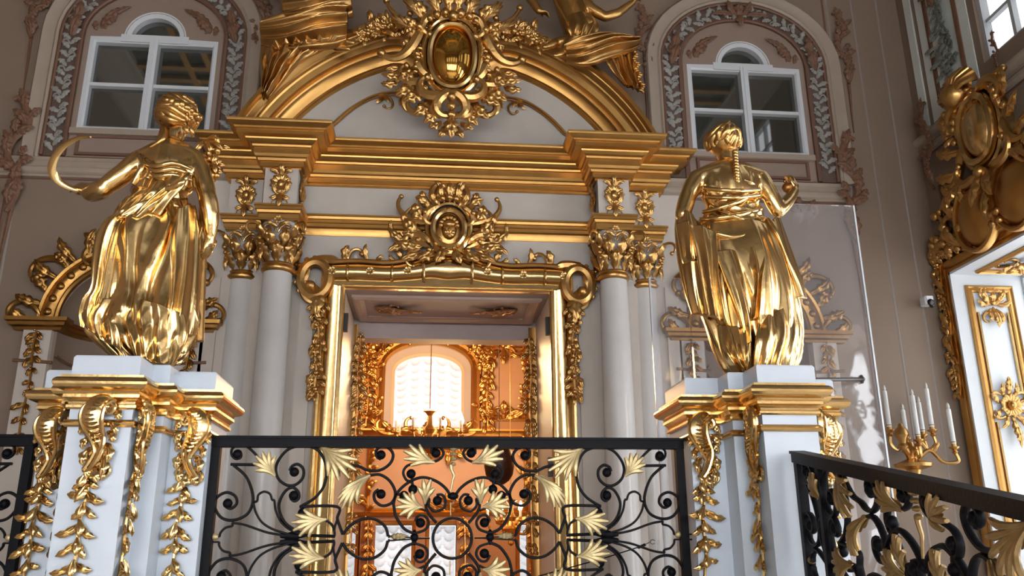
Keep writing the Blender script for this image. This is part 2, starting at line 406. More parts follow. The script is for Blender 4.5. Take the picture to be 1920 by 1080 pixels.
# columns
def column(x, y, label, group):
    c = empty('column', (x,y,ZF), label, 'column', group)
    R = .148
    m = MB(); m.lathe([(R*1.06,ZF+.32),(R*1.05,.2),(R*1.04,1.0),(R*.98,2.4),(R*.95,2.69)], (x,y,0), 28); m.build('shaft', COLW, c)
    m = MB(); m.box(x-.24,x+.24,y-.24,y+.24,ZF,ZF+.1); m.lathe([(.235,ZF+.1),(.25,ZF+.14),(.235,ZF+.18),(.19,ZF+.2),(.19,ZF+.23),(.21,ZF+.26),(.2,ZF+.29),(.16,ZF+.33)], (x,y,0), 28); m.build('base', WHITE, c)
    m = MB(); m.lathe([(R*.95,2.67),(.158,2.68),(.168,2.695),(.168,2.71),(.155,2.725),(.150,2.74),(.157,2.75),(.150,2.765),(.13,2.77)], (x,y,0), 28); m.build('astragal', GOLD, c)
    m = MB(); m.lathe([(.125,2.74),(.125,2.95),(.135,3.05),(.16,3.13),(.19,3.19)], (x,y,0), 24); bell = m.build('capital_bell', WHITE, c)
    m = MB()
    for k in range(8):
        a = 2*PI*k/8; fr = Fr((x+.128*math.cos(a),y+.128*math.sin(a),0),(-math.sin(a),math.cos(a),0),(0,0,1),(math.cos(a),math.sin(a),0))
        leaf(m, fr, 0, 2.76, 90, .21, .145, 0, 3, 0, .45, .28, 1.1)
    for k in range(8):
        a = 2*PI*(k+.5)/8; fr = Fr((x+.132*math.cos(a),y+.132*math.sin(a),0),(-math.sin(a),math.cos(a),0),(0,0,1),(math.cos(a),math.sin(a),0))
        leaf(m, fr, 0, 2.86, 90, .25, .135, 0, 3, 0, .42, .28, 1.1)
    m.build('acanthus_collar', GOLD, c)
    for k in range(4):
        a = PI/4+k*PI/2; m = MB(); d = V((math.cos(a),math.sin(a),0)); t = V((-d.y,d.x,0)); e = V((x,y,0))
        fr = Fr(e, d, (0,0,1), t)
        scr(m, fr, .13, 2.93, 78, .50, -.18, -1.75, .022, .012, 0, 34, 2.2)
        leaf(m, Fr(e+d*.2, t, (0,0,1), d), 0, 3.0, 90, .16, .09, 0, 2, 0, .5, .3)
        for q in range(4): m.ball(e+d*(.245-.012*q)+V((0,0,2.99-.055*q)), .026-.003*q, n=8, m=6)
        leaf(m, Fr(e+d*.2, t, (0,0,1), d), 0, 2.98, -90, .24, .085, 0, 3, 0, .1, .35)
        m.build('volute', GOLD, c)
    m = MB()
    for k in range(4):
        a = k*PI/2; fr = Fr((x+.19*math.cos(a),y+.19*math.sin(a),0),(-math.sin(a),math.cos(a),0),(0,0,1),(math.cos(a),math.sin(a),0))
        for s in (-1,1):
            g = fr if s > 0 else fr.mir(); scr(m, g, .01, 3.05, 70, .22, -.1, -1.6, .013, .008, 0, 24, 1.6); leaf(m, g, .0, 3.1, 40, .12, .05, -40, 2, 0.01, .3)
        rosette(m, fr, 0, 3.18, .045, 6, .02)
    m.build('capital_flower', GOLD, c)
    m = MB(); q = .155
    m.moulding([(x-q,y-q),(x+q,y-q),(x+q,y+q),(x-q,y+q)], [(-.05,3.185),(.03,3.185),(.04,3.20),(.04,3.24),(.055,3.25),(.06,3.275),(.075,3.28),(.075,3.31),(.085,3.315),(.085,3.335),(-.05,3.335)], PLAN, closed=True, side=-1)
    m.box(x-q-.03,x+q+.03,y-q-.03,y+q+.03,3.18,3.33); m.build('abacus', GOLDM, c, angle=25)
    return c
for s, n in ((-1,'left'),(1,'right')):
    column(XC+s*1.70, 8.27, 'white column with gilded capital standing in front, %s of the doorway' % n, 'portal columns')
    column(XC+s*2.10, 8.57, 'white half column set back behind the front column, %s end of the portal' % n, 'portal columns')
# pilaster strips behind columns
for s in (-1,1):
    for d in (1.42, 1.9, 2.36):
        m = MB(); x = XC+s*d; m.box(x-.07,x+.07,8.44,8.5,ZF,2.68); struct(m, 'trim_pilaster', WHITE)
# gold lintel moulding between the capitals
m = MB(); m.moulding([(-1.36,8.47),(1.68,8.47)], [(-.02,3.165),(.01,3.165),(.015,3.20),(.03,3.235),(.05,3.25),(.05,3.285),(.065,3.29),(.065,3.32),(.085,3.325),(.09,3.35),(.10,3.355),(.10,3.375),(-.02,3.38)], PLAN, side=-1)
tag(m.build('lintel_moulding', GOLDM, angle=25), 'gilded horizontal moulding running between the capitals above the doorway', 'moulding')
# arched pediment
PED = empty('arched_pediment', (XC,8.3,4.14), 'gilded broken arch pediment with white tympanum above the entablature', 'pediment')
PC = 3.17
def parch(s, R, a1=72.0):
    p = [(XC+s*R*math.cos(math.radians(a)), PC+R*math.sin(math.radians(a))) for a in np.linspace(24.5,a1,26)]
    h = math.radians(a1+90); x, z = XC+math.cos(math.radians(a1))*R, PC+R*math.sin(math.radians(a1))
    for i in range(14):
        h += math.radians(5.2); x += .038*math.cos(h); z += .038*math.sin(h); p.append((x if s > 0 else 2*XC-x, z))
    return p
for s, n in ((-1,'left'),(1,'right')):
    m = MB(); prof = [(-.20,.0),(-.20,.06),(-.185,.09),(-.165,.09),(-.155,.11),(-.125,.125),(-.085,.15),(-.07,.17),(-.06,.19),(-.045,.2),(-.03,.2),(-.025,.27),(.035,.285),(.05,.30),(.06,.33),(.075,.335),(.09,.36),(.11,.39),(.13,.40),(.14,.44),(.165,.45),(.165,.47),(.12,.47),(.12,.0)]
    m.moulding(parch(s,2.29), prof, WF, side=-1 if s > 0 else 1); m.build('arch_moulding', GOLDM, PED, angle=25)
m = MB(); m.prism([(XC-1.93,4.12),(XC+1.93,4.12)]+arc(XC,PC,2.2,26,154,40), .0, .05, WF); m.build('tympanum', WHITE, PED)
# thin gold sprays lying on the tympanum
for s in (-1,1):
    fr = front(8.44) if s > 0 else front(8.44).mir(XC)
    m = MB()
    P = [(1.52,4.28),(1.42,4.45),(1.2,4.68),(.95,4.83),(.66,4.87)]
    m.tube([fr.p(p.x,p.y,.012) for p in spl(P,8)], lambda t: .022-.008*t, .014, n=6, up=fr.w)
    m.tube([fr.p(p.x,p.y-.035,.01) for p in spl(P[1:],8)], .008, n=6, up=fr.w)
    for i, (x, z, a) in enumerate(((1.5,4.3,-30),(1.52,4.3,80),(.95,4.82,200),(.8,4.85,150),(.72,4.84,250),(.9,4.83,280))):
        leaf(m, fr, x, z, a, .16 if i > 1 else .09, .06, 50, 3, .01, .25)
    scr(m, fr, .9, 4.82, 200, .3, .05, 1.2, .016, .01, .01)
    m.build('tympanum_spray', GOLD, PED)
# ================================================================== statue pedestals
def cross_plan(cx, y0=4.15, d=0.0):
    """stepped plan: projecting die, small step, wings (counter-clockwise from the front left)"""
    a, b, c = .142+d, .225+d, .41+d
    f0, f1, f2 = y0-d, y0+.2-d, y0+.36-d
    yc = y0+.55; P = [(-a,f0),(a,f0),(a,f1),(b,f1),(b,f2),(c,f2)]
    P = P + [(x,2*yc-y) for x, y in reversed(P)] + [(-x,2*yc-y) for x, y in P[2:]] + [(-x,y) for x, y in reversed(P[2:])]
    return [(cx+x,y) for x, y in P]
def console(mb, fr, x, z, S=1.0, flip=1):
    """S-shaped leafy console with a ribbed belly"""
    g = fr.at(x, z); g = g if flip > 0 else g.mir()
    P = spl([(.035,-.012),(.005,-.012),(-.028,-.04),(-.036,-.09),(-.022,-.14),(.004,-.19),(.012,-.24),(-.006,-.29),(-.03,-.325)], 8)
    N = len(P)
    mb.tube([g.p(p.x*S,p.y*S,.01+.022*math.sin(PI*min(1,i/N*1.4))) for i, p in enumerate(P)], lambda t: S*(.012+.036*math.sin(PI*min(1,t*1.2+.1))**1.2+.006), lambda t: S*(.012+.022*math.sin(PI*min(1,t*1.3+.1))), n=10, up=fr.w)
    for q in (-1,1): mb.tube([g.p((p.x+q*(.012+.036*math.sin(PI*min(1,i/N*1.2+.1))))*S,p.y*S,.034+.014*math.sin(PI*i/N)) for i, p in enumerate(P)], .0095*S, n=6)
    for i in range(11):
        k = int(N*(.14+.05*i)); p = P[k]; hw = .038*math.sin(PI*min(1,k/N*1.2+.1))
        mb.tube([g.p((p.x+d*hw)*S,(p.y+.016*d*d-.006)*S,.062*S-d*d*.026) for d in (-1,-.7,-.35,0,.35,.7,1)], .0078*S, n=6)
    scr(mb, g, .0, -.014*S, 15, .15*S, -.2, -1.6, .014*S, .009*S, .035*S)
    for i, (lx, lz, an, L, W, bd) in enumerate(((.035,-.05,-10,.075,.05,-70),(.03,-.10,-25,.085,.05,-60),(.03,-.15,-20,.07,.048,-70),(-.05,-.12,205,.06,.04,60),(-.03,-.17,210,.075,.045,70),(-.015,-.22,215,.10,.055,75),(.03,-.2,-45,.10,.055,-60),(.025,-.25,-60,.11,.055,-50),(-.01,-.28,235,.09,.05,60),(-.005,-.29,-80,.10,.06,20))):
        leaf(mb, g, lx*S, lz*S, an, L*S, W*S, bd, 3, .012, .28, .3)
def festoon(mb, fr, x, z, S=1.0, seed=3, n=8):
    """pendant chain of husks hanging below the console"""
    rg = random.Random(seed)
    scr(mb, fr, x-.03*S, z-.08*S, 78, .19*S, -.1, -1.3, .012*S, .010*S, .015)
    pts = [(x-.03*S, z-.07*S),(x-.02*S,z-.16*S),(x-.036*S,z-.28*S),(x-.03*S,z-.42*S),(x-.05*S,z-.6*S),(x-.04*S,z-.8*S)]
    P = spl(pts, 10); mb.tube([fr.p(p.x,p.y,.012) for p in P], .0085*S, n=6, up=fr.w); N = len(P)
    for k in range(n):
        i = int((k+.25)/n*(N-1)); p = P[i]; big = rg.uniform(.85,1.2)
        for sd in (1,-1):
            leaf(mb, fr, p.x, p.y+rg.uniform(-.01,.01), -90+sd*rg.uniform(20,42), .095*S*big*rg.uniform(.8,1.15), .044*S*big, sd*rg.uniform(15,75), 2, .012, rg.uniform(.15,.35), .38)
        leaf(mb, fr, p.x, p.y+.02, -90+rg.uniform(-22,22), .08*S*big, .046*S, rg.uniform(-25,25), 1, .024, .22, .4)
        if k % 3 == 1: mb.ball(fr.p(p.x, p.y-.01, .03), .013*S, n=8, m=6)
def pedestal(cx, name, spots):
    o = empty('statue_pedestal', (cx,4.7,ZF), name, 'pedestal', 'statue pedestals')
    pl = cross_plan(cx)
    m = MB(); m.moulding(pl, [(-.05,ZF),(.04,ZF),(.04,ZF+.14),(.02,ZF+.17),(.0,ZF+.19),(.0,.67),(-.05,.67)], PLAN, closed=True, side=-1); m.prism(cross_plan(cx,d=-.004), ZF, .68, PLAN); m.build('die', PEDW, o)
    m = MB(); m.moulding(pl, [(-.04,.655),(.010,.655),(.016,.662),(.016,.674),(.008,.678),(.010,.690),(.022,.704),(.030,.708),(.030,.722),(.024,.727),(.030,.738),(.050,.745),(.062,.752),(.070,.764),(.072,.776),(.068,.788),(.058,.797),(.045,.801),(.045,.812),(-.04,.815)], PLAN, closed=True, side=-1); m.build('cap_moulding', GOLDB, o, angle=24)
    m = MB(); m.moulding(pl, [(-.01,.572),(.01,.572),(.018,.58),(.02,.59),(.012,.598),(.01,.606),(-.01,.608)], PLAN, closed=True, side=-1); m.build('string_moulding', GOLDB, o, angle=24)
    m = MB(); m.moulding(pl, [(-.05,.80),(.012,.80),(.012,.90),(.004,.912),(-.05,.915)], PLAN, closed=True, side=-1); m.prism(cross_plan(cx,d=-.02), .80, .915, PLAN); m.build('top_slab', PEDW, o)
    for i, (fr, x, flip) in enumerate(spots):
        m = MB(); console(m, fr, x, .70, 1.0, flip); c = m.build('console', GOLDB, o)
        m = MB(); festoon(m, fr, x, .42, 1.0, i+3); m.build('festoon', GOLDB, o)
    return o
def pspots(cx, s):
    """s=+1: the side turned to the camera is +x"""
    L = [(front(4.51), cx-.34, 1), (front(4.51), cx+.335, -1)]
    for q in (-1,1): L.append((Fr((cx+q*.142,0,0),(0,q,0),(0,0,1),(q,0,0)), q*4.24, -s*q))
    return L
CL, CR = -1.53, 1.806
pedestal(CL, 'white stepped pedestal under the gilded statue with the sickle', pspots(CL,1)+[(front(4.15),CL+.01,1)])
pedestal(CR, 'white stepped pedestal under the gilded statue with bare shoulders', pspots(CR,-1))
# ================================================================== wrought iron railings
RY = 4.6; _c = at(842.5,1009,RY); RCX, RCZ = .13, _c.z
def z2(x, y): p = at(370+x/3.6, 780+y/3.6, RY); return (p.x-RCX, p.z-RCZ)
def z6(x, y): p = at(600+x/6, 820+y/6, RY); return (p.x-RCX, p.z-RCZ)
RTOP = .585-RCZ; RBOT = -RTOP
class Skew(Fr):
    def __init__(s, o, u, v, w, k): Fr.__init__(s,o,u,v,w); s.k = k; s.v = V(v)
    def p(s, a, b, c=0.0): return s.o + s.u*a + s.v*(b+s.k*a) + s.w*c
    def mir(s, u0=0.0): return Skew(s.p(2*u0,0)-s.v*0, -s.u, s.v, s.w, -s.k)
class FlipV:
    """vertical mirror image of a frame"""
    def __init__(s, f): s.f = f; s.u, s.v, s.w, s.o = f.u, -f.v, f.w, f.o
    def p(s, a, b, c=0.0): return s.f.p(a,-b,c)
    def mir(s, u0=0.0): return FlipV(s.f.mir(u0))
IR, ID = .0078, .011
def Z(*q): return [z2(a,b) for a, b in q]
def Z6(*q): return [z6(a,b) for a, b in q]
QIRON = [ # (points, half width, eye)
 (Z((440,330),(225,326)), IR, None), (Z((245,332),(330,410),(372,520),(370,600),(330,668),(245,703),(165,688),(120,620),(130,553),(195,516),(255,540),(266,590),(230,624),(195,612),(188,590)), IR, z2(205,590)),
 (Z((415,285),(385,250),(330,203),(280,195),(236,220),(232,262),(258,288),(290,282),(298,256)), IR*.9, z2(272,258)),
 (Z((700,610),(790,555),(850,480),(872,380),(850,280),(800,222),(710,200),(620,222),(560,280),(530,350),(545,420),(600,465),(660,465),(710,420),(716,360),(680,326),(640,338),(624,370)), IR, z2(655,378)),
 (Z((690,612),(945,612),(945,690),(962,745),(982,800)), IR, None),
 (Z((700,620),(722,640)), IR, z2(710,655)),
 (Z((730,797),(680,780),(600,728),(560,660),(553,585),(590,512),(640,482),(680,510),(686,552),(658,575),(630,556)), IR, z2(650,537)),
 (Z((700,797),(640,775),(570,720),(530,640),(520,572),(505,565),(490,526),(450,511),(412,533),(404,572),(385,580)), IR*.8, None),
 (Z((380,588),(395,650),(440,720),(520,768),(640,805)), IR*.8, None),
 (Z((235,722),(320,735),(480,788),(640,812)), IR*.8, None),
 (Z((235,722),(235,742),(190,755),(157,788),(150,815)), IR*.8, None),
 (Z((925,812),(925,780),(905,730),(850,700),(805,718),(792,748)), IR*.9, None),
 (Z((945,700),(930,742),(925,770)), IR*.8, None),
 (Z((982,800),(1030,742),(1110,697),(1200,697),(1268,748),(1287,812)), IR, None),
 (Z((805,197),(870,222),(905,262),(985,320),(1090,340),(1150,366),(1232,366),(1300,322),(1322,262),(1290,216),(1240,206),(1206,238),(1212,275),(1240,292)), IR, z2(1240,262)),
 (Z((1160,402),(1232,396),(1300,440),(1337,520),(1312,585),(1250,606),(1200,572),(1195,522),(1225,495)), IR, z2(1240,527)),
 (Z((1440,440),(1410,430),(1390,380),(1420,335),(1500,316),(1600,308),(1650,278),(1660,240),(1622,205),(1585,222),(1582,256)), IR*.9, z2(1610,250)),
 (Z((1440,400),(1452,430)), IR, z2(1443,390)),
 (Z6((1470,660),(1410,570),(1300,490),(1150,450),(1000,505),(880,610),(832,720),(835,800),(860,900),(950,1030),(1060,1082)), IR, None),
 (Z6((1060,1082),(1180,1040),(1222,960),(1180,885),(1110,880),(1068,945)), IR*.9, z6(1130,962)),
 (Z6((1190,700),(1195,800),(1240,880),(1310,965)), IR, None),
 (Z6((1190,760),(1230,690),(1225,770),(1290,832),(1390,795),(1412,705),(1370,645),(1310,650)), IR*.9, z6(1320,712)),
 (Z6((1190,830),(1120,800),(1050,805),(990,850)), IR*.8, None),
 (Z6((1035,500),(1045,560)), IR, z6(1045,585)), (Z6((850,640),(910,640)), IR, z6(945,655)),
 (Z((1300,812),(1440,820),(1570,826)), IR*.5, None), (Z((1287,812),(1300,812)), IR, None),
 (Z((95,605),(115,605)), IR, None), (Z((20,815),(150,815)), IR*.6, None),
]
QGOLD = [ # fingered leaves: (base, angle, length/2, fingers, spread, bend)
 (z2(525,405), 128, .068, 6, 80, 0), (z2(835,205), -40, .112, 6, 70, 0), (z2(1165,402), 205, .105, 6, 40, 38),
 (z2(870,698), 186, .082, 6, 75, 10), (z2(1600,316), 166, .084, 5, 60, -10), (z6(1178,750), 86, .062, 4, 60, 0), (z6(1150,785), 172, .066, 6, 100, 0)]
def railing(name, fr, label, group, half=(1,-1), vert=(1,-1), gold=PALEG, umin=-9, frame=True, bar=1.0, mid=None):
    o = empty('railing', fr.p(0,RBOT-.06,0), label, 'railing', group)
    iron = MB()
    for h in half:
        f1 = fr if h > 0 else fr.mir(0)
        for vv in vert:
            f2 = f1 if vv > 0 else FlipV(f1)
            for pts, r, eye in QIRON:
                if pts[0][0] < umin: continue
                iron.tube([f2.p(p.x,p.y,0) for p in spl(pts, 5)], r*bar, ID*bar, n=6, up=fr.w)
                if eye: iron.ball(f2.p(eye[0],eye[1],0), .025, .025, .025, 10, 8)
            iron.tube([f2.p(u,v,0) for u, v in Z((560,812),(640,810),(730,806),(930,812))], lambda t: .008+.014*math.sin(PI*min(1,t*1.5)), ID, n=8, up=fr.w)
            for i, (b, an, L, n, sp, bd) in enumerate(QGOLD):
                if b[0] < umin: continue
                g = MB(); fan_leaf(g, f2, b[0], b[1], an, L*2.05, .03, n, sp*1.5, .008, .2, bd, .0125); leaf(g, f2, b[0], b[1], an, L*1.25, L*.55, bd*.5, 2, .0, .1, .2)
                g.build('gold_leaf', gold, o)
        g = MB(); a = z2(1300,814); b = z2(1425,816)
        g.tube([f1.p(lerp(a[0],b[0],i/10), a[1], 0) for i in range(11)], lambda t: .005+.017*math.sin(PI*t)*(1-.5*t)*(1+.25*math.cos(t*30)), n=8, up=fr.w); g.build('gold_bud', gold, o)
        a = z2(120,815); g = MB(); g.ball(f1.p(a[0],a[1],0), .02, .018, .018, 10, 8); g.ball(f1.p(a[0]-.03,a[1],0), .01, n=8, m=6); g.build('gold_knob', gold, o)
        a = z2(1465,820); iron.ball(f1.p(a[0],a[1],0), .022, .022, .022, 8, 6); iron.ball(f1.p(a[0],a[1]+.02,0), .011,.011,.02,8,6); iron.ball(f1.p(a[0],a[1]-.02,0), .011,.011,.02,8,6)
    iron.tube([fr.p(.1*math.cos(2*PI*i/32), .1*math.sin(2*PI*i/32), 0) for i in range(32)], IR, ID, n=6, up=fr.w, closed=True)
    for vv in vert:
        f2 = fr if vv > 0 else FlipV(fr); k = z6(1470,660)
        iron.ball(f2.p(0,k[1],0), .03, .02, .02, 10, 6); iron.tube([f2.p(.026*s,k[1]+.012*d,0) for s in (-1,1) for d in (0,)], .012, n=6)
        g = MB(); a = z6(1470,130)[1]; b = z6(1470,300)[1]
        for q in range(4): z = lerp(a,b,q/3); g.ball(f2.p(0,z,0), .026-.004*q, .02, .011, 12, 6)
        g.build('gold_tassel', gold, o)
        g = MB(); g.tube([f2.p(*z6(x,y),0) for x, y in ((1472,310),(1480,360),(1510,430),(1490,500),(1470,600))], lambda t: .010-.005*t, n=6, up=fr.w); g.tube([f2.p(*z6(1470,y),0) for y in (730,880)], .003, n=6); g.build('gold_stem', gold, o)
    iron.build('scrollwork', IRON, o, angle=60)
    if frame:
        W = 1.248; m = MB()
        m.box(-W,W,RTOP-.05,RTOP,-.03,.03,fr); m.box(-W,W,RTOP-.008,RTOP+.006,-.038,.038,fr); m.build('top_rail', IRON, o)
        m = MB(); m.box(-W,W,RBOT,RBOT+.045,-.025,.025,fr); m.build('bottom_rail', IRON, o)
        if mid is not None: m = MB(); m.box(mid-.018,mid+.018,RBOT,RTOP-.05,-.022,.022,fr); m.build('post', IRON, o)
        for s in (-1,1):
            m = MB(); m.box(s*(W-.022)-.022,s*(W-.022)+.022,RBOT-.06,RTOP-.05,-.022,.022,fr); m.build('post', IRON, o)
    return o
RF = Fr((RCX,RY,RCZ),(1,0,0),(0,0,1),(0,-1,0))
railing('railing', RF, 'black scrolled iron railing with pale gold leaves in front of the doorway', 'iron railings')
railing('railing', Fr((RCX-2*1.262-.85,RY,RCZ),(1,0,0),(0,0,1),(0,-1,0)), 'black iron railing cut off by the left edge beside the sickle statue pedestal', 'iron railings', half=(-1,))
cb = empty('cable', at(1130,1049,4.68), 'thin black cable with a small ring slung behind the right half of the railing', 'cable')
m = MB(); m.tube(spl([at(1000,1083,4.68),at(1102,1055,4.68),at(1128,1048,4.68),at(1200,1025,4.68)],8), .0032, n=6); m.tube([at(1196,1027,4.68),at(1210,1021,4.68)], .0075, n=7); m.build('wire', IRON, cb)
m = MB(); c_ = at(1224,1016,4.68); m.tube([c_+V((.014*math.cos(a),0,.011*math.sin(a))) for a in np.linspace(.5,5.6,12)], .0025, n=6); m.tube([at(1233,1013,4.68),at(1233,1034,4.68)], .0025, n=6); m.tube([at(1210,1021,4.68),c_+V((-.014,0,0))], .0025, n=6); m.build('ring_hook', mat('grey_steel', (.2,.2,.2), .35, .8), cb)
# ================================================================== gilded statues
def voxel(mb, name, m, parent, vox=.008, smooth=6, label=None):
    me = bpy.data.meshes.new('t'); A = np.array([tuple(p) for p in mb.v]); me.from_pydata([tuple(p) for p in A], [], [f for f in mb.f if len(set(f)) > 2]); fix(me)
    o = bpy.data.objects.new('t', me); COL.objects.link(o)
    r = o.modifiers.new('r','REMESH'); r.mode = 'VOXEL'; r.voxel_size = vox
    s = o.modifiers.new('s','SMOOTH'); s.iterations = smooth; s.factor = .5
    dg = bpy.context.evaluated_depsgraph_get(); dg.update()
    me2 = bpy.data.meshes.new_from_object(o.evaluated_get(dg)); bpy.data.objects.remove(o)
    L = V(); q = parent
    while q is not None: L = L+q.location; q = q.parent
    me2.transform(Matrix.Translation(-L)); me2.name = name; me2.materials.clear(); me2.materials.append(m); me2.shade_smooth()
    n = bpy.data.objects.new(name, me2); COL.objects.link(n); n.parent = parent
    if label: n['label'] = label
    return n
def cap(mb, a, b, ra, rb, n=12):
    a, b = V(a), V(b); N = 8
    pts, R = [], []
    for i in range(5): t = i/4; pts.append(a+(a-b).normalized()*ra*math.cos(t*PI/2)); R.append(max(1e-4,ra*math.sin(t*PI/2)))
    for i in range(1,N): t = i/N; pts.append(a.lerp(b,t)); R.append(lerp(ra,rb,t)*(1+.06*math.sin(PI*t)))
    for i in range(5): t = i/4; pts.append(b+(b-a).normalized()*rb*math.sin(t*PI/2)); R.append(max(1e-4,rb*math.cos(t*PI/2)))
    k = len(R)-1; mb.tube(pts, lambda t: R[int(round(t*k))], n=n)
def chain(mb, pts, rs):
    for i in range(len(pts)-1): cap(mb, pts[i], pts[i+1], rs[i], rs[i+1])
def hand(mb, wrist, d, nrm, S=1.0, curl=50):
    """palm and five separate, unequal, bent fingers; d = pointing direction, nrm = back of the hand"""
    d, nrm = V(d).normalized(), V(nrm).normalized(); sd = d.cross(nrm).normalized(); w = V(wrist)
    cap(mb, w, w+d*.05*S, .022*S, .026*S)
    for k in range(4): cap(mb, w+d*.03*S+sd*(k-1.5)*.012*S, w+d*.08*S+sd*(k-1.5)*.019*S, .014*S, .0115*S, 8)
    for k, L in enumerate((.068,.078,.072,.056)):
        p = w+d*.083*S+sd*(k-1.5)*.0195*S; a = 0
        for j, f in enumerate((.45,.32,.23)):
            a += math.radians(curl*(.6 if j == 0 else .8)); q = p+(d*math.cos(a)-nrm*math.sin(a))*L*f*S
            cap(mb, p, q, (.0098-.0012*j)*S, (.009-.0014*j)*S, 8); p = q
    p = w+d*.02*S+sd*-.028*S; q = p+(d*.6-sd*.7-nrm*.25).normalized()*.036*S; r = q+(d*.85-sd*.15-nrm*.5).normalized()*.03*S
    cap(mb, p, q, .0135*S, .011*S, 8); cap(mb, q, r, .0105*S, .008*S, 8)
def head(mb, c, S=1.0, fwd=V((0,1,0)), up=V((0,0,1))):
    """skull, jaw, brow, nose, lips, eyes, ears; c = head centre, face towards fwd"""
    f, u = V(fwd).normalized(), V(up).normalized(); s = f.cross(u).normalized(); c = V(c); M = Matrix((s,f,u)).transposed()
    E = lambda p, a, b, d: mb.ball(c+M@(V(p)*S), a*S, b*S, d*S, 16, 10, M)
    E((0,-.01,.02), .073,.088,.085); E((0,.025,-.04), .056,.062,.068); E((0,.055,-.095), .026,.024,.020)
    E((0,.088,.0), .014,.014,.030); E((0,.098,-.018), .015,.014,.012); E((0,.082,-.052), .024,.012,.008); E((0,.08,-.064), .02,.012,.008)
    for q in (-1,1):
        E((q*.03,.072,.022), .024,.016,.010); E((q*.03,.072,.002), .013,.010,.009); E((q*.04,.06,-.03), .024,.022,.026); E((q*.074,.0,-.01), .009,.02,.03)
def ridge(x, p=.8): return (1-np.abs(np.sin(x)))**p
def interp(K, n):
    """smooth interpolation of key rows at n even steps"""
    K = np.array(K, float); k = len(K); x = np.linspace(0, k-1, n); i = np.clip(x.astype(int), 0, k-2); t = (x-i)[:,None]
    g = lambda j: K[np.clip(j,0,k-1)]
    a, b, c, d = g(i-1), g(i), g(i+1), g(i+2)
    return b*(2*t**3-3*t**2+1)+(c-a)*.5*(t**3-2*t**2+t)+c*(-2*t**3+3*t**2)+(d-b)*.5*(t**3-t**2)
def loft(mb, keys, Y, fold, n=96, M=150, capend=True):
    """draped body of cloth: keys = (py, px left, px right, dy of the centre, depth ratio)"""
    K = interp(keys, n); th = np.linspace(0, 2*PI, M, endpoint=False); rows = []
    for i in range(n):
        py, xl, xr, dy, dr = K[i]; t = i/(n-1)
        a, b = at(xl,py,Y+dy), at(xr,py,Y+dy); c = (a+b)/2; rx = (b-a).length/2; ry = rx*dr
        f = fold(th, t)
        # theta 0 = +x, going round by the back (away) ; camera sees theta around 3*pi/2
        X = (rx+f)*np.cos(th); Yy = (ry+f)*np.sin(th); dz = .35*f
        rows.append([V((c.x+X[j], c.y+Yy[j], c.z+dz[j])) for j in range(M)])
    mb.grid(rows, cu=True)
    if capend: mb.fan(rows[0]); mb.fan(rows[-1])
def sheet(mb, L, R, Y, bulge=.05, folds=3, amp=.02, thick=.025, n=40, M=28, ph=0.0, sw=0.0, grow=1.0, dyl=0.0):
    """hanging piece of cloth between a left and a right edge (pixel, pixel, dy)"""
    A, B = interp(L, n), interp(R, n); rows = []
    for i in range(n):
        t = i/(n-1); a, b = at(A[i][0],A[i][1],Y+A[i][2]), at(B[i][0],B[i][1],Y+B[i][2]); fr_, bk = [], []
        for j in range(M):
            s = j/(M-1); o = bulge*math.sin(PI*s) + amp*(.4+.6*t*grow)*((1-abs(math.sin(folds*PI*s+ph+sw*t+.35*math.sin(7*t+5*s))))**.65-.4+.25*(1-abs(math.sin(1.9*folds*PI*s-sw*t+ph+5*t)))*(.3+.7*t))*(math.sin(PI*min(1,s*8)/2)*math.sin(PI*min(1,(1-s)*8)/2))
            p = a.lerp(b, s)
            fr_.append(p+V((0,-o,0))); bk.append(p+V((0,-o+thick*math.sin(PI*(.1+.8*s))+.004,0)))
        rows.append(fr_+bk[::-1])
    mb.grid(rows, cu=True); mb.fan(rows[0]); mb.fan(rows[-1])
def strands(mb, paths, r=.009):
    for P in paths: mb.tube(spl(P,7), lambda t: r*(.5+.8*math.sin(PI*min(1,t+.12)))*(1-.5*t), n=7)
SY = 4.62
def B(x, y, dy=0.0): return at(x, y, SY+dy)
# ---------------------------------------------------------------- statue with the sickle
st = empty('gilded_statue', (CL+.04,4.6,.915), 'gilded statue seen from behind raising a sickle in its left hand', 'statue', 'gilded statues')
m = MB()
head(m, B(334,222,.02), 1.02, V((.15,1,-.05)), V((.05,-.02,1)))
chain(m, [B(332,240,.0),B(325,262,-.01),B(318,285,.0)], [.052,.05,.07])
chain(m, [B(268,297,.0),B(318,284,-.02),B(366,297,.0)], [.056,.085,.056])
chain(m, [B(318,300,.0),B(312,340,.0),B(300,385,.0)], [.125,.118,.115]); chain(m, [B(290,305,.0),B(292,345,0)], [.085,.08]); chain(m, [B(345,305,.0),B(338,345,0)], [.085,.08])
m.ball(B(290,318,-.05), .05,.05,.07); m.ball(B(348,318,-.05), .05,.05,.07)
chain(m, [B(264,300,.0),B(232,326,-.02),B(194,353,-.02)], [.062,.059,.050]); chain(m, [B(192,355,-.02),B(172,362,.04),B(156,352,.14)], [.053,.052,.034])
chain(m, [B(368,300,.0),B(380,335,-.02),B(388,366,-.03)], [.062,.057,.05]); chain(m, [B(388,366,-.03),B(395,400,-.02),B(395,438,.0)], [.052,.05,.034])
hand(m, B(156,350,.14), V((-.5,.7,.35)), V((-.3,-.3,.9)), 1.0, 70); hand(m, B(396,440,.0), V((-.12,.15,-1)), V((.9,-.4,0)), 1.0, 35)
chain(m, [B(285,390,-.0),B(262,560,-.0),B(262,640,.0),B(265,672,-.02)], [.1,.07,.05,.035]); chain(m, [B(305,390,0),B(300,560,0),B(296,640,0),B(292,680,-.03)], [.1,.07,.05,.035])
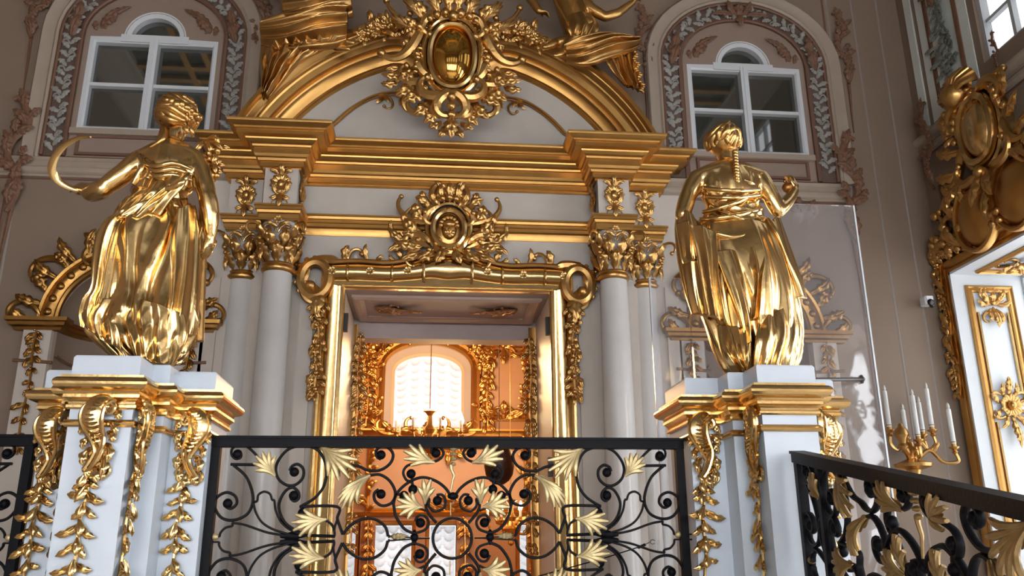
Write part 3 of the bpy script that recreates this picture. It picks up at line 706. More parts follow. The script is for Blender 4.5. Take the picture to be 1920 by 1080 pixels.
for x, y in ((258,676),(292,690)): chain(m, [B(x,y,-.02), B(x-2,y+2,.12)], [.034,.022])
voxel(m, 'body', GOLDB, st, .0085, 5)
# hair: wreathed and knotted
m = MB(); hc = B(334,216,.01)
m.ball(hc, .098, .105, .10, 18, 12)
rg = random.Random(5); P = []
def hp(a, e, k=1.0): return hc+V((.10*math.cos(a)*math.sin(e)*k,.107*math.sin(a)*math.sin(e)*k,.103*math.cos(e)*k))
for k in range(9):    # thick wavy rolls wrapped slantwise round the head
    P.append([hp(a, .25+.24*k+.32*math.sin(a+1.9)+.10*math.sin(3.2*a+1.7*k), 1.02+.05*math.sin(4*a+k)) for a in np.linspace(-3.5,.4,9)])
strands(m, P, .026); P = []
for k in range(22):
    a0 = rg.uniform(-3.4,.3); e0 = rg.uniform(.3,2.0); P.append([hp(a0+q*.16, e0+.1*q+.09*math.sin(q*2.2+k), 1.1) for q in range(5)])
strands(m, P, .014)
for k in range(18):   # wreath of curls
    a = -3.6+4.2*k/17; m.ball(hp(a, 1.15+.5*math.sin(a+2.0)+rg.uniform(-.08,.08), 1.13), rg.uniform(.018,.028),rg.uniform(.018,.028),rg.uniform(.016,.026), 9, 7)
for k in range(8): m.ball(hp(rg.uniform(0,6.28), rg.uniform(0,.55), 1.1), .03, .028, .022, 9, 7)
strands(m, [[B(306,235,-.03),B(302,255,-.06),B(292,272,-.08),B(272,282,-.06)],[B(310,238,-.05),B(307,258,-.08),B(296,268,-.09),B(281,276,-.09)],[B(352,236,-.06),B(360,248,-.05),B(360,258,-.03)],[B(345,238,-.08),B(352,246,-.08),B(356,240,-.07)]], .017)
m.build('hair', GOLD, st, angle=180)
# tunic round the torso with slanting folds
def f_tunic(th, t):
    w = th+.25*np.sin(3*th+5*t)
    return .021*(ridge(2.2*w+14*t,.7)*.8+ridge(4.1*w-9*t+1,.8)*.5-.55)*(.6+.5*t)
m = MB(); loft(m, [(303,262,366,.0,.62),(318,262,372,-.0,.64),(335,262,366,.0,.66),(352,256,356,.0,.70),(370,250,350,.0,.74),(386,240,352,.0,.78),(402,226,362,.0,.8)], SY, f_tunic, 60, 150)
for q in range(3): m.tube(spl([B(262+q*4,300+q*5,-.10),B(290,312+q*9,-.17),B(325,306+q*11,-.18),B(360,318+q*10,-.12)],9), lambda t: .014*(.5+math.sin(PI*t)*.6), n=8)
m.tube(spl([B(262,292,-.06),B(268,308,-.13),B(258,330,-.13),B(250,345,-.12)],8), .017, n=8); m.tube(spl([B(276,300,-.12),B(285,312,-.15),B(276,335,-.16)],8), .013, n=8)
m.build('tunic', GOLDB, st, angle=180)
# mantle knotted at the hip
m = MB()
sheet(m, [(280,348,-.16),(262,372,-.18),(245,392,-.16),(228,412,-.14)], [(354,322,-.15),(345,346,-.19),(322,372,-.2),(300,402,-.19)], SY, .03, 3, .035, .03, 44, 40, .3, 1.6)
sheet(m, [(240,372,-.12),(225,392,-.16),(216,408,-.16)], [(330,348,-.18),(300,380,-.21),(262,410,-.2)], SY, .02, 2, .028, .03, 30, 30, 0, 1)
m.tube(spl([B(320,348,-.2),B(345,336,-.23),B(352,328,-.2),B(340,342,-.24),B(322,352,-.22),B(300,354,-.2)],8), .016, n=8)
m.build('mantle', GOLDB, st, angle=180)
def f_skirt(th, t):
    w = th+.14*np.sin(2*th+6*t)+.09*np.sin(5*th-9*t)+.03*np.sin(11*th+17*t)
    A = .024+.030*t
    c = np.clip((t-.25)*2,0,1)
    g = ridge(5.5*w+2.4*t*(1-t)*3-.6,.65)*.8+ridge(10.5*w-3.0*t+1.7,.7)*.45+c*.45*ridge(9*t+2.2*w+.8*np.sin(4*w),.6)*np.clip(np.sin(2.3*w+5*t),0,1)+c*.4*ridge(14*t-3.1*w+np.sin(5*w),.6)*np.clip(np.sin(3.1*w-6*t+2),0,1)+c*.22*ridge(24*t+4*np.sin(3*th+2)+3*w,.7)*np.clip(np.sin(6*w+9*t),0,1)+c*.2*ridge(17*w+11*t*np.sin(2*th),.7)
    return A*(g-.55)
m = MB(); loft(m, [(380,240,352,.0,.78),(404,222,366,.0,.8),(432,205,378,.0,.8),(470,190,376,.0,.78),(510,186,374,.0,.76),(550,184,370,.0,.76),(585,176,368,.0,.78),(615,176,366,.0,.8),(640,184,356,.0,.8),(662,206,340,-.01,.8),(682,226,326,-.02,.8)], SY, f_skirt, 130, 190)
m.build('skirt', GOLDB, st, angle=180)
m = MB()
sheet(m, [(226,402,-.05),(196,415,-.06),(178,445,-.05),(172,490,-.03),(168,540,-.02),(152,565,-.02),(146,590,-.0),(150,612,0)], [(244,398,-.14),(226,425,-.18),(218,460,-.18),(212,500,-.18),(206,545,-.18),(202,570,-.18),(200,600,-.17),(206,640,-.16)], SY, .05, 3, .045, .05, 70, 44, .4, 1.5)
sheet(m, [(172,570,-.08),(150,590,-.06),(158,612,-.06),(176,632,-.05)], [(215,560,-.2),(212,590,-.22),(222,620,-.22),(226,655,-.2)], SY, .04, 2.5, .045, .05, 40, 40, 1, 2.5)
sheet(m, [(330,400,-.17),(320,450,-.19),(318,520,-.18),(316,580,-.18),(308,640,-.16)], [(366,385,-.06),(374,440,-.06),(376,520,-.04),(372,580,-.03),(366,628,-.02)], SY, .05, 2.5, .05, .05, 60, 40, .8, 1.2)
sheet(m, [(255,560,-.2),(232,600,-.2),(240,640,-.2),(256,676,-.16)], [(345,590,-.15),(350,625,-.14),(340,655,-.14),(322,688,-.12)], SY, .07, 3.5, .05, .05, 50, 50, .2, -2.2)
m.build('hem_folds', GOLDB, st, angle=180)
m = MB(); P = spl([(170,257),(150,258),(125,270),(105,291),(97,316),(106,336),(127,350),(152,358)],8); N = len(P)
m.tube([B(p.x,p.y,lerp(-.05,.16,i/N)) for i, p in enumerate(P)], lambda t: .004+.020*math.sin(PI*min(1,t*.85+.03)), .006, n=8, up=V((0,-1,0)))
cap(m, B(152,358,.16), B(168,356,.17), .014, .012); m.build('sickle', GOLDB, st, angle=60)
m = MB(); rg = random.Random(8); f = front(SY+.08)
for k in range(26):
    p = B(lerp(384,408,rg.random()), lerp(262,348,rg.random()), .08); leaf(m, f, p.x, p.z, rg.uniform(-120,60), rg.uniform(.06,.11), .045, rg.uniform(-90,90), 2, rg.uniform(0,.06), .35, .35)
for k in range(14): m.ball(B(rg.uniform(384,408), rg.uniform(266,340), rg.uniform(.0,.06)), .02, n=8, m=6)
m.tube([B(392,300,.1),B(384,380,.1),B(378,470,.1),B(372,640,.1)], .03, n=9)
m.build('fruit_sheaf', GOLD, st, angle=60)
# ---------------------------------------------------------------- statue with bare shoulders
st = empty('gilded_statue', (CR-.06,4.6,.915), 'gilded statue seen from behind with bare shoulders and a braid down its back', 'statue', 'gilded statues')
m = MB()
head(m, B(1358,272,.02), 1.0, V((.35,1,-.05)), V((.04,0,1)))
chain(m, [B(1362,285,.0),B(1364,305,-.0),B(1364,322,.0)], [.05,.05,.075])
chain(m, [B(1310,334,.0),B(1364,322,-.02),B(1420,332,.0)], [.058,.085,.058])
chain(m, [B(1366,338,.0),B(1374,380,.0),B(1382,430,.0)], [.125,.115,.12]); chain(m, [B(1335,342,.0),B(1348,385,0)], [.088,.08]); chain(m, [B(1396,342,.0),B(1398,385,0)], [.088,.08])
for x in (1337,1397): m.ball(B(x,352,-.062), .052,.035,.066)
chain(m, [B(1306,336,.0),B(1290,368,-.01),B(1280,402,-.03)], [.058,.052,.046]); chain(m, [B(1280,402,-.03),B(1296,420,.06),B(1312,425,.16)], [.044,.04,.028])
hand(m, B(1312,425,.16), V((.6,.7,0)), V((0,-.2,1)), 1.0, 40)
chain(m, [B(1424,334,.0),B(1443,364,-.02),B(1459,395,-.02)], [.058,.052,.046]); chain(m, [B(1459,396,-.02),B(1477,378,.03),B(1490,358,.08)], [.044,.04,.028])
hand(m, B(1490,358,.08), V((.25,.35,.9)), V((.8,-.6,0)), 1.0, 45)
chain(m, [B(1372,430,0),B(1370,620,0),B(1382,692,-.02)], [.1,.06,.04]); chain(m, [B(1396,430,0),B(1440,620,0),B(1448,688,-.02)], [.1,.06,.04])
for x, y in ((1385,700),(1448,690)): chain(m, [B(x,y,-.02), B(x-2,y+2,.12)], [.034,.022])
voxel(m, 'body', GOLDB, st, .0085, 5)
m = MB(); hc = B(1355,264,.01); m.ball(hc, .097, .105, .097, 18, 12); P = []; bun = B(1366,238,-.01)
rg = random.Random(12)
def hq(a, e, k=1.0): return hc+V((.10*math.cos(a)*math.sin(e)*k,.108*math.sin(a)*math.sin(e)*k,.10*math.cos(e)*k))
for k in range(30):   # locks swept up from the nape to the knot
    a0 = -3.5+4.4*k/29; e0 = rg.uniform(1.9,2.35)
    P.append([hq(lerp(a0,-.9,(q/5)**1.6)+.10*math.sin(q*2+k*1.7), lerp(e0,.55,q/5)+.07*math.sin(q*2.6+k), 1.01+.05*math.sin(q*1.8+k*2.3)) for q in range(6)]+[bun+V((rg.uniform(-.02,.02),-.01,rg.uniform(-.01,.02)))])
strands(m, P[::2], .019); strands(m, P[1::2], .012)
for k in range(9): a = 2*PI*k/9; m.ball(bun+V((.026*math.cos(a),.024*math.sin(a),.012*math.sin(2*a))), .02,.02,.026, 8, 6)
for k in range(12):
    t = k/11; m.ball(B(lerp(1378,1382,t)+3*math.sin(k*PI), lerp(285,345,t), -.105-.03*math.sin(PI*t)), .019,.017,.017, 8, 6)
m.build('hair', GOLD, st, angle=180)
def f_bod(th, t):
    w = th+.2*np.sin(3*th+4*t)
    return .014*(ridge(2.5*w+13*t,.8)*.8+ridge(3.5*w-12*t+1,.9)*.5-.55)
m = MB(); loft(m, [(352,1318,1424,.0,.62),(366,1322,1424,.0,.62),(384,1326,1424,.0,.64),(402,1322,1430,.0,.68),(420,1314,1436,.0,.72),(440,1306,1444,.0,.76)], SY, f_bod, 60, 150)
for q, (a, b) in enumerate((((1320,352),(1424,356)),((1322,368),(1424,366)),((1318,398),(1420,362)),((1312,412),(1428,392)),((1332,384),(1430,424)))):
    m.tube(spl([B(a[0],a[1],-.07),B(lerp(a[0],b[0],.33),lerp(a[1],b[1],.33)+3,-.155),B(lerp(a[0],b[0],.66),lerp(a[1],b[1],.66)+3,-.155),B(b[0],b[1],-.07)],9), lambda t: .013, n=8)
m.tube(spl([B(1310,424,-.1),B(1345,438,-.18),B(1380,444,-.19),B(1415,432,-.17),B(1440,412,-.08)],9), .014, n=8)
m.build('bodice', GOLDB, st, angle=180)
def f_sk2(th, t):
    w = th+.12*np.sin(2*th+4*t)+.07*np.sin(5*th-6*t)
    A = .016+.034*t
    v = np.exp(-((np.mod(th-4.78+PI,2*PI)-PI)/.16)**2)*np.clip((t-.62)/.3,0,1)*.16
    return A*(ridge(4.5*w+1.2*t+.2,.7)*.85+ridge(8.5*w-2.2*t+.7,.75)*.4-.5) - v
m = MB(); loft(m, [(432,1304,1446,.0,.76),(455,1298,1456,.0,.78),(490,1298,1468,.0,.78),(530,1304,1482,.0,.76),(570,1312,1492,.0,.75),(610,1324,1496,.0,.74),(650,1336,1494,.0,.74),(680,1348,1490,.0,.74),(698,1360,1482,.0,.72)], SY, f_sk2, 130, 190)
m.build('skirt', GOLDB, st, angle=180)
m = MB()
sheet(m, [(1270,398,-.0),(1266,430,-.0),(1272,490,-.0),(1284,545,-.0),(1298,588,-.0)], [(1300,404,-.1),(1312,440,-.12),(1316,500,-.12),(1322,550,-.11),(1328,596,-.1)], SY, .05, 2, .04, .04, 56, 36, .5, .8)
sheet(m, [(1268,420,-.08),(1272,450,-.08),(1277,480,-.07),(1282,494,-.06)], [(1296,416,-.12),(1300,450,-.14),(1303,482,-.13),(1305,490,-.12)], SY, .03, 1.5, .03, .03, 30, 30, .2)
sheet(m, [(1292,420,-.14),(1300,450,-.15),(1314,520,-.15),(1330,590,-.15)], [(1350,440,-.18),(1356,500,-.19),(1362,560,-.19),(1372,620,-.18)], SY, .03, 2.5, .04, .05, 50, 36, .2, 1.0)
m.build('sleeve_drape', GOLDB, st, angle=180)
m = MB()
sheet(m, [(1436,420,-.1),(1446,470,-.13),(1462,520,-.14),(1480,560,-.13)], [(1462,405,-.02),(1478,450,-.03),(1500,510,-.02),(1514,560,-.01)], SY, .04, 1.5, .03, .04, 46, 30, .3, .5)
m.tube(spl([B(1440,412,-.12),B(1458,440,-.16),B(1478,490,-.16),B(1502,556,-.12)],10), lambda t: .014+.006*math.sin(9*t), n=8)
sheet(m, [(1340,470,-.2),(1362,530,-.22),(1386,600,-.22),(1398,650,-.2)], [(1380,470,-.2),(1394,520,-.23),(1406,580,-.23),(1408,640,-.2)], SY, .02, 1.5, .03, .04, 40, 30, .1)
sheet(m, [(1395,470,-.2),(1404,500,-.22),(1412,530,-.22),(1408,600,-.21)], [(1440,450,-.17),(1440,500,-.2),(1432,530,-.2),(1424,600,-.18)], SY, .02, 2.5, .05, .04, 40, 36, .6, 1.2)
sheet(m, [(1345,610,-.17),(1350,650,-.2),(1362,680,-.2),(1378,702,-.17)], [(1402,620,-.2),(1404,655,-.22),(1404,680,-.22),(1404,702,-.18)], SY, .04, 3.5, .045, .04, 46, 44, .2, -2.5)
sheet(m, [(1422,600,-.19),(1418,640,-.22),(1414,680,-.2),(1416,706,-.17)], [(1490,570,-.1),(1504,620,-.12),(1500,660,-.12),(1490,694,-.1)], SY, .05, 3.5, .04, .04, 46, 44, .7, .6)
m.build('hem_folds', GOLDB, st, angle=180)
m = MB(); m.ball(B(1477,352,.1), .036,.034,.034, 14, 10); m.ball(B(1472,340,.1), .014, n=8, m=6); leaf(m, front(SY+.1), B(1477,345,.1).x, B(1477,345,.1).z, 110, .05, .03, 40, 2, .02)
m.build('fruit', mat('aged_gilding', (.35,.17,.06), .4, 1.0), st, label='dark round fruit held in the right hand')
# ================================================================== gilded door surround
def comp(mb, fr, x, z, S, items, mirror=True):
    """composition of scrolls and leaves, mirrored about x; items in units of S"""
    for s in ((1,-1) if mirror else (1,)):
        g = fr.at(x, z); g = g if s > 0 else g.mir()
        for it in items:
            k = it[0]
            if k == 's':
                _, a, b, an, L, k0, k1, r, w = it[:9]; scr(mb, g, a*S, b*S, an, L*S, k0, k1, r*S, None, w*S, 26, it[9] if len(it) > 9 else 1.3, True, .8, None, .4)
            elif k == 'l':
                _, a, b, an, L, W, bd, lo, w, li = it; leaf(mb, g, a*S, b*S, an, L*S, W*S, bd, lo, w*S, li, .3)
            elif k == 'b':
                _, a, b, r, w = it; mb.ball(g.p(a*S,b*S,w*S), r*S, n=10, m=7)
            elif k == 'f':
                _, a, b, an, L, n, sp, w, li, bd = it; fan_leaf(mb, g, a*S, b*S, an, L*S, 0, n, sp, w*S, li, bd)
def ring(mb, fr, x, z, a, b, r, w, n=40, rb=None, p=2.0):
    pts = []
    for i in range(n):
        t = 2*PI*i/n; c, s = math.cos(t), math.sin(t)
        pts.append(fr.p(x+a*math.copysign(abs(c)**(2/p),c), z+b*math.copysign(abs(s)**(2/p),s), w))
    mb.tube(pts, r, rb, n=8, up=fr.w, closed=True)
def mask(mb, fr, x, z, S, w):
    """small carved face"""
    for a, b, c, rx, rz, ry in ((0,.02,.0,.62,.80,.45),(0,-.05,.45,.11,.24,.16),(0,-.14,.52,.15,.09,.12),(0,-.36,.42,.2,.06,.1),(0,-.58,.33,.2,.15,.15),(.24,.1,.38,.2,.06,.08),(-.24,.1,.38,.2,.06,.08),(.25,.02,.36,.1,.07,.07),(-.25,.02,.36,.1,.07,.07),(.3,-.22,.3,.2,.2,.14),(-.3,-.22,.3,.2,.2,.14),(0,.5,.2,.55,.3,.3)):
        M = Matrix((fr.u, fr.v, fr.w)).transposed(); mb.ball(fr.p(x+a*S, z+b*S, w+c*S), rx*S, rz*S, ry*S, 14, 9, M)
DOOR = empty('door_surround', (XC,8.45,ZF), 'gilded carved surround framing the open doorway', 'door surround')
op = [(DX0,ZF),(DX0,DZ),(DX1,DZ),(DX1,ZF)]
m = MB(); m.moulding(op, [(-.015,-.02),(-.015,.045),(.0,.06),(.02,.06),(.03,.045),(.05,.05),(.085,.075),(.12,.085),(.15,.08),(.17,.065),(.18,.09),(.20,.10),(.225,.09),(.23,.03),(.23,-.0)], WF, side=1); m.build('architrave', GOLDB, DOOR, angle=28)
fr = front(8.40)
m = MB()  # head moulding with undulating crest
P = [(-1.02,2.845),(-.75,2.86),(-.45,2.85),(-.2,2.90),(.0,2.985),(.16,3.0),(.33,2.985),(.53,2.90),(.78,2.85),(1.08,2.86),(1.35,2.845)]
m.tube([fr.p(p.x,p.y,.04) for p in spl(P,8)], .028, .04, n=8, up=fr.w); m.tube([fr.p(p.x,p.y-.045,.02) for p in spl(P,8)], .018, .04, n=8, up=fr.w)
m.build('crest_moulding', GOLD, DOOR)
m = MB(); Q = spl(P,8); m.prism([(-1.02,2.62)]+[(p.x,p.y-.03) for p in Q]+[(1.35,2.62)], -.06, .0, fr)
m.tube([fr.p(p.x, (p.y-.03+2.665)/2, .0) for p in Q], lambda t: .078+.045*math.exp(-((t-.5)/.12)**2), .085, n=16, up=fr.w)
for i in range(15):
    t = i/14; p = Q[int(t*(len(Q)-1))]; x = p.x; zz = (p.y-.03+2.665)/2; hh = (p.y-2.72)/2+.01
    if abs(x-.16) < .12: continue
    if i % 2: m.tube([fr.p(x+d*.015,zz+hh*math.sin(a),.085*math.cos(a)+.006) for a in (-1.4,-.9,-.45,0,.45,.9,1.4) for d in (0,)], .017, n=7)
    else: rosette(m, fr, x, zz, .05, 6, .082)
m.build('head_frieze', GOLDB, DOOR)
for s in (1,-1):
    g = fr if s > 0 else fr.mir(XC)
    x1 = 1.235
    m = MB() # scrolled ear at the corner
    ring(m, g, x1+.27, 2.66, .14, .18, .055, .04, 28, .06)
    scr(m, g, x1+.02, 2.84, 20, .62, -.12, -.95, .055, .03, .05, 30, 1.2)
    scr(m, g, x1+.33, 2.76, -60, .5, -.1, -.9, .045, .025, .05, 26, 1.4)
    for i in range(9):
        a = math.radians(100-25*i); leaf(m, g, x1+.27+.13*math.cos(a), 2.66+.16*math.sin(a), math.degrees(a)-30, .10, .075, -30, 2, .03, .35, .35)
    leaf(m, g, x1+.27, 2.60, -110, .34, .16, 30, 4, .04, .22); leaf(m, g, x1+.24, 2.52, -80, .3, .12, -40, 4, .03, .2)
    leaf(m, g, x1-.02, 2.86, 75, .17, .10, 60, 3, .03, .3); scr(m, g, x1-.04, 2.86, 100, .26, -.05, 1.0, .022, .016, .03); leaf(m, g, x1-.25, 2.86, 60, .19, .07, 50, 3, .02, .3); leaf(m, g, x1-.33, 2.86, 120, .1, .06, 40, 2, .02, .3); leaf(m, g, x1-.6, 2.87, 80, .14, .08, -50, 3, .02, .3); leaf(m, g, x1-.55, 2.86, 20, .12, .06, 40, 2, .02, .3)
    m.build('corner_scroll', GOLD, DOOR)
    m = MB(); rg = random.Random(21)
    vine(m, g, [(x1+.20,2.5),(x1+.235,2.3),(x1+.20,2.1),(x1+.225,1.9),(x1+.2,1.7),(x1+.22,1.45)], 17, .11, .07, 4, .014, .03, 2)
    for z, L in ((2.36,.17),(2.2,.14),(1.93,.15),(1.66,.17),(1.5,.15)):
        leaf(m, g, x1+.19, z+.05, -35, L, .085, -50, 3, .03, .3, .35); leaf(m, g, x1+.2, z+.05, 200, L*.8, .07, 50, 3, .05, .25, .35)
        m.ball(g.p(x1+.2,z+.03,.07), .026, n=9, m=6)
    m.build('leaf_drop', GOLD, DOOR)
# crest over the door with a mask in an oval
CRE = empty('door_crest', (.155,8.4,2.95), 'gilded carved crest with a face in an oval above the doorway', 'carved crest')
fr = front(8.36); cx, cz = .155, 3.22
m = MB(); ring(m, fr, cx, cz, .165, .20, .035, .05, 36, .05); ring(m, fr, cx, cz+.02, .225, .275, .028, .02, 40, .04); m.build('oval_frame', GOLDB, CRE)
m = MB(); m.ball(fr.p(cx,cz,-.02), .17, .06, .20, 20, 12); mask(m, fr, cx+.005, cz-.02, .125, .05)
for k in range(8):
    a = PI*k/7; m.ball(fr.p(cx+.085*math.cos(a),cz+.03+.085*math.sin(a),.08), .028, n=8, m=6)
m.build('mask', GOLD, CRE)
m = MB()
comp(m, fr, cx, cz, 1.0, [
 ('s',.19,-.2,25,.60,.05,.75,.034,.03),('s',.2,-.16,60,.42,-.2,-1.1,.038,.05),('s',.22,.06,15,.5,-.05,.8,.032,.03),('s',.16,.28,70,.36,.05,1.2,.036,.04),('s',.12,.26,-20,.34,-.1,-1.1,.034,.05),
 ('s',.26,-.05,-60,.3,.1,1.0,.03,.04),('s',.05,-.24,-160,.3,-.1,-1.0,.034,.05),('s',.28,-.22,0,.32,-.2,-.9,.026,.02),
 ('l',.26,-.06,15,.26,.16,50,4,.03,.25),('l',.26,.08,40,.22,.15,50,4,.03,.25),('l',.40,-.12,-5,.26,.12,70,4,.02,.2),('l',.26,-.18,-15,.28,.14,40,4,.02,.2),('l',.40,-.2,10,.24,.10,-60,3,.02,.2),('l',.20,.22,60,.2,.13,-50,3,.03,.3),('l',.30,.0,-40,.2,.12,40,3,.03,.3),('l',.42,.03,50,.16,.08,40,3,.02,.3),
 ('l',.06,-.2,-80,.2,.13,20,3,.06,.2),('l',.14,-.22,-50,.22,.13,30,3,.04,.2),('l',.24,-.27,-10,.26,.11,-20,3,.02,.2),('b',.25,.18,.032,.06),('b',.32,-.13,.03,.05),('b',.2,-.24,.03,.07),('l',.58,-.05,60,.14,.06,50,2,.02,.3),('l',.22,.3,30,.14,.1,60,3,.04,.3)])
m.build('side_scrolls', GOLD, CRE)
m = MB()
comp(m, fr, cx, cz+.27, 1.0, [('l',.0,.02,90,.2,.12,0,3,.08,.4),('l',.05,.02,60,.2,.09,40,3,.06,.35),('l',.1,.0,30,.18,.08,60,3,.05,.35),('b',.07,.06,.038,.08),('b',.12,.1,.034,.06),('b',.04,.13,.036,.07),('b',.0,.07,.045,.09),('b',.1,.17,.03,.05),('l',.06,.15,70,.15,.07,-50,3,.04,.3),('l',.12,.08,20,.12,.06,50,2,.04,.3),('s',.1,-.02,60,.24,.2,1.1,.02,.05)])
leaf(m, fr, cx+.1, cz+.38, 72, .16, .05, -15, 3, .05, .3); m.build('flower_crown', GOLD, CRE)
# ================================================================== pediment cartouche
CAR = empty('cartouche', (.155,8.0,4.2), 'large gilded cartouche with a polished convex oval crowning the arched pediment', 'cartouche')
T = math.radians(9)
fr = Fr((0,7.86,0),(1,0,0),(0,-math.sin(T),math.cos(T)),(0,-math.cos(T),-math.sin(T)))
cx = .155; cz = (at(848,105,7.86).z)/math.cos(T)*1.0
fr.o = V((0,7.86,0)) - fr.v*0; _q = at(848,105,7.86); fr.o = _q - fr.u*cx - fr.v*cz
m = MB()
M3 = Matrix((fr.u, fr.v, fr.w)).transposed(); m.ball(fr.p(cx,cz,-.03), .225, .335, .15, 40, 26, M3); m.build('convex_oval', mat('polished_gilding', (.62,.33,.07), .09, 1.0, 0, 5, .06, 9), CAR, angle=180)
m = MB(); ring(m, fr, cx, cz, .235, .345, .036, .02, 56, .05, 2.2); ring(m, fr, cx, cz, .30, .42, .034, -.02, 56, .06, 2.2); m.prism([(cx+.30*math.cos(2*PI*i/40), cz+.42*math.sin(2*PI*i/40)) for i in range(40)], -.4, -.05, fr); m.build('rim', GOLDB, CAR)
m = MB()
comp(m, fr, cx, cz, 1.0, [
 ('s',.06,.43,15,.46,-.15,-1.0,.05,.02),('s',.32,.30,-60,.62,-.12,.85,.055,.0),('s',.34,.30,115,.34,-.1,-1.1,.04,-.02),('s',.37,-.02,-100,.52,-.12,-1.0,.05,.0),('s',.30,-.27,-20,.40,.1,1.1,.042,-.02),
 ('s',.02,-.41,190,.46,.22,1.0,.05,.06),('s',.07,-.43,-30,.46,.2,1.05,.05,.05),('s',.22,-.52,-70,.42,.25,1.15,.036,.0),('s',.05,-.62,-50,.3,.3,1.2,.034,.03),('s',.26,-.42,10,.42,-.15,-1.0,.036,-.01),
 ('l',.38,.14,75,.2,.15,-60,4,-.02,.2),('l',.40,.02,70,.2,.15,-70,4,-.03,.2),('l',.40,-.12,-70,.24,.16,50,4,-.03,.2),('l',.36,.26,60,.22,.15,-70,4,-.02,.25),('l',.36,-.26,-60,.3,.17,40,4,-.05,.15),('l',.44,-.22,-15,.30,.12,30,4,-.06,.2),('l',.28,-.36,-55,.28,.16,40,4,.0,.2),('l',.22,-.46,-70,.28,.16,40,4,-.02,.2),('l',.15,-.56,-75,.24,.14,40,4,.0,.2),('l',.0,-.62,-90,.3,.17,0,4,.03,.2),('l',.05,-.76,-75,.17,.11,30,3,.02,.3),('l',.10,-.72,-55,.16,.10,50,3,.02,.3),
 ('b',.0,-.47,.055,.06),('b',.0,-.57,.05,.06),('b',.0,-.66,.042,.06),('b',.35,.3,.045,.02),('b',.37,.0,.04,.02),('b',.28,-.38,.038,.03),('l',.28,.38,75,.24,.15,-60,4,.0,.3),('l',.18,.44,80,.22,.14,40,3,.02,.3),('b',.08,.45,.055,.06),('b',.17,.43,.045,.05),('b',.24,.39,.04,.04),('l',.5,-.18,30,.2,.10,-60,3,-.06,.2),('l',.55,-.28,-40,.2,.11,60,3,-.06,.2)])
for s in (1,-1):
    for k in range(6): m.ball(fr.p(cx+s*(.345+.008*k), cz+.06-.052*k, .01), .036,.03,.022, 9, 6)
m.build('scrollwork', GOLD, CAR)
m = MB()
comp(m, fr, cx, cz+.36, 1.0, [('f',.12,.04,60,.3,5,50,.02,.3,0),('f',.28,.0,35,.34,5,40,-.02,.3,20),('f',.4,-.08,10,.3,4,40,-.04,.3,30),('l',.05,.08,90,.3,.14,0,4,.05,.3),('b',.0,.04,.06,.1)])
m.build('plume', GOLD, CAR)
# swags of flowers lying over the arch either side
for s in (1,-1):
    rg = random.Random(31); m = MB(); f = front(7.99); f = f if s > 0 else f.mir(XC)
    pts = [(.36,5.32),(.5,5.33),(.66,5.36),(.85,5.33),(1.0,5.30),(1.08,5.25)]
    P = spl(pts, 6)
    for i, p in enumerate(P):
        for k in range(2):
            leaf(m, f, p.x+rg.uniform(-.03,.03), p.y+rg.uniform(-.04,.05), rg.uniform(0,360), rg.uniform(.10,.17), .07, rg.uniform(-70,70), 3, rg.uniform(0,.08), .35, .35)
        m.ball(f.p(p.x+rg.uniform(-.03,.03), p.y+rg.uniform(-.02,.05), .07), rg.uniform(.022,.04), n=8, m=6)
    scr(m, f, .42, 5.36, 30, .6, -.15, .4, .035, .02, .02); scr(m, f, .95, 5.36, 120, .4, .2, 1.1, .022, .014, .02)
    for k in range(6): leaf(m, f, .82+.05*k, 5.45+.02*math.sin(k*2), 90+30*math.sin(3*k), .12, .055, 60*math.cos(2*k), 2, .0, .3, .35)
    m.build('flower_swag', GOLD, CAR)
# ================================================================== reclining figures on the pediment
RYP = 8.02
def C(x, y, dy=0.0): return at(x, y, RYP+dy)
rf = empty('reclining_figure', C(560,95), 'gilded draped figure reclining on the left arm of the arched pediment', 'statue', 'reclining figures')
m = MB()
chain(m, [C(560,30),C(545,-45),C(548,-110)], [.16,.15,.11]); head(m, C(556,-165), 1.05, V((.6,-.7,-.1)))
chain(m, [C(552,-105),C(556,-140)], [.06,.05])
chain(m, [C(515,-100),C(490,-40,-.05),C(530,-5,-.1)], [.06,.05,.04]); chain(m, [C(585,-100),C(620,-60,-.05),C(655,-30,-.08)], [.06,.05,.04])
hand(m, C(530,-5,-.1), V((1,-.2,-.3)), V((0,0,1))); hand(m, C(655,-30,-.08), V((1,-.2,-.2)), V((0,0,1)))
chain(m, [C(550,40,-.08),C(615,15,-.14),C(640,75,-.1)], [.10,.08,.05]); chain(m, [C(550,50,0),C(600,50,-.1),C(632,88,-.06)], [.1,.08,.05])
for x, y in ((640,78),(632,90)): chain(m, [C(x,y,-.08), C(x+22,y+2,-.12)], [.042,.026])
voxel(m, 'body', GOLD, rf, .012, 5)
m = MB(); hc = C(556,-168); m.ball(hc+V((0,.02,.03)), .1,.1,.1, 14, 10)
for k in range(14): a = 2*PI*k/14; m.ball(hc+V((.095*math.cos(a),.05+.07*math.sin(a),.04)), .04, n=8, m=6)
m.build('hair', GOLD, rf)
m = MB()
sheet(m, [(492,40,-.06),(540,20,-.14),(600,4,-.2),(656,6,-.14)], [(490,84,-.04),(540,94,-.12),(600,92,-.16),(650,86,-.1)], RYP, .13, 4.5, .10, .08, 70, 70, .3, 2.6)
sheet(m, [(496,60,.0),(488,100,.02),(488,140,.02),(492,186,.02)], [(600,70,-.14),(596,94,-.12),(560,118,-.1),(504,184,-.02)], RYP, .08, 4.5, .10, .08, 60, 70, 1.0, -2.6)
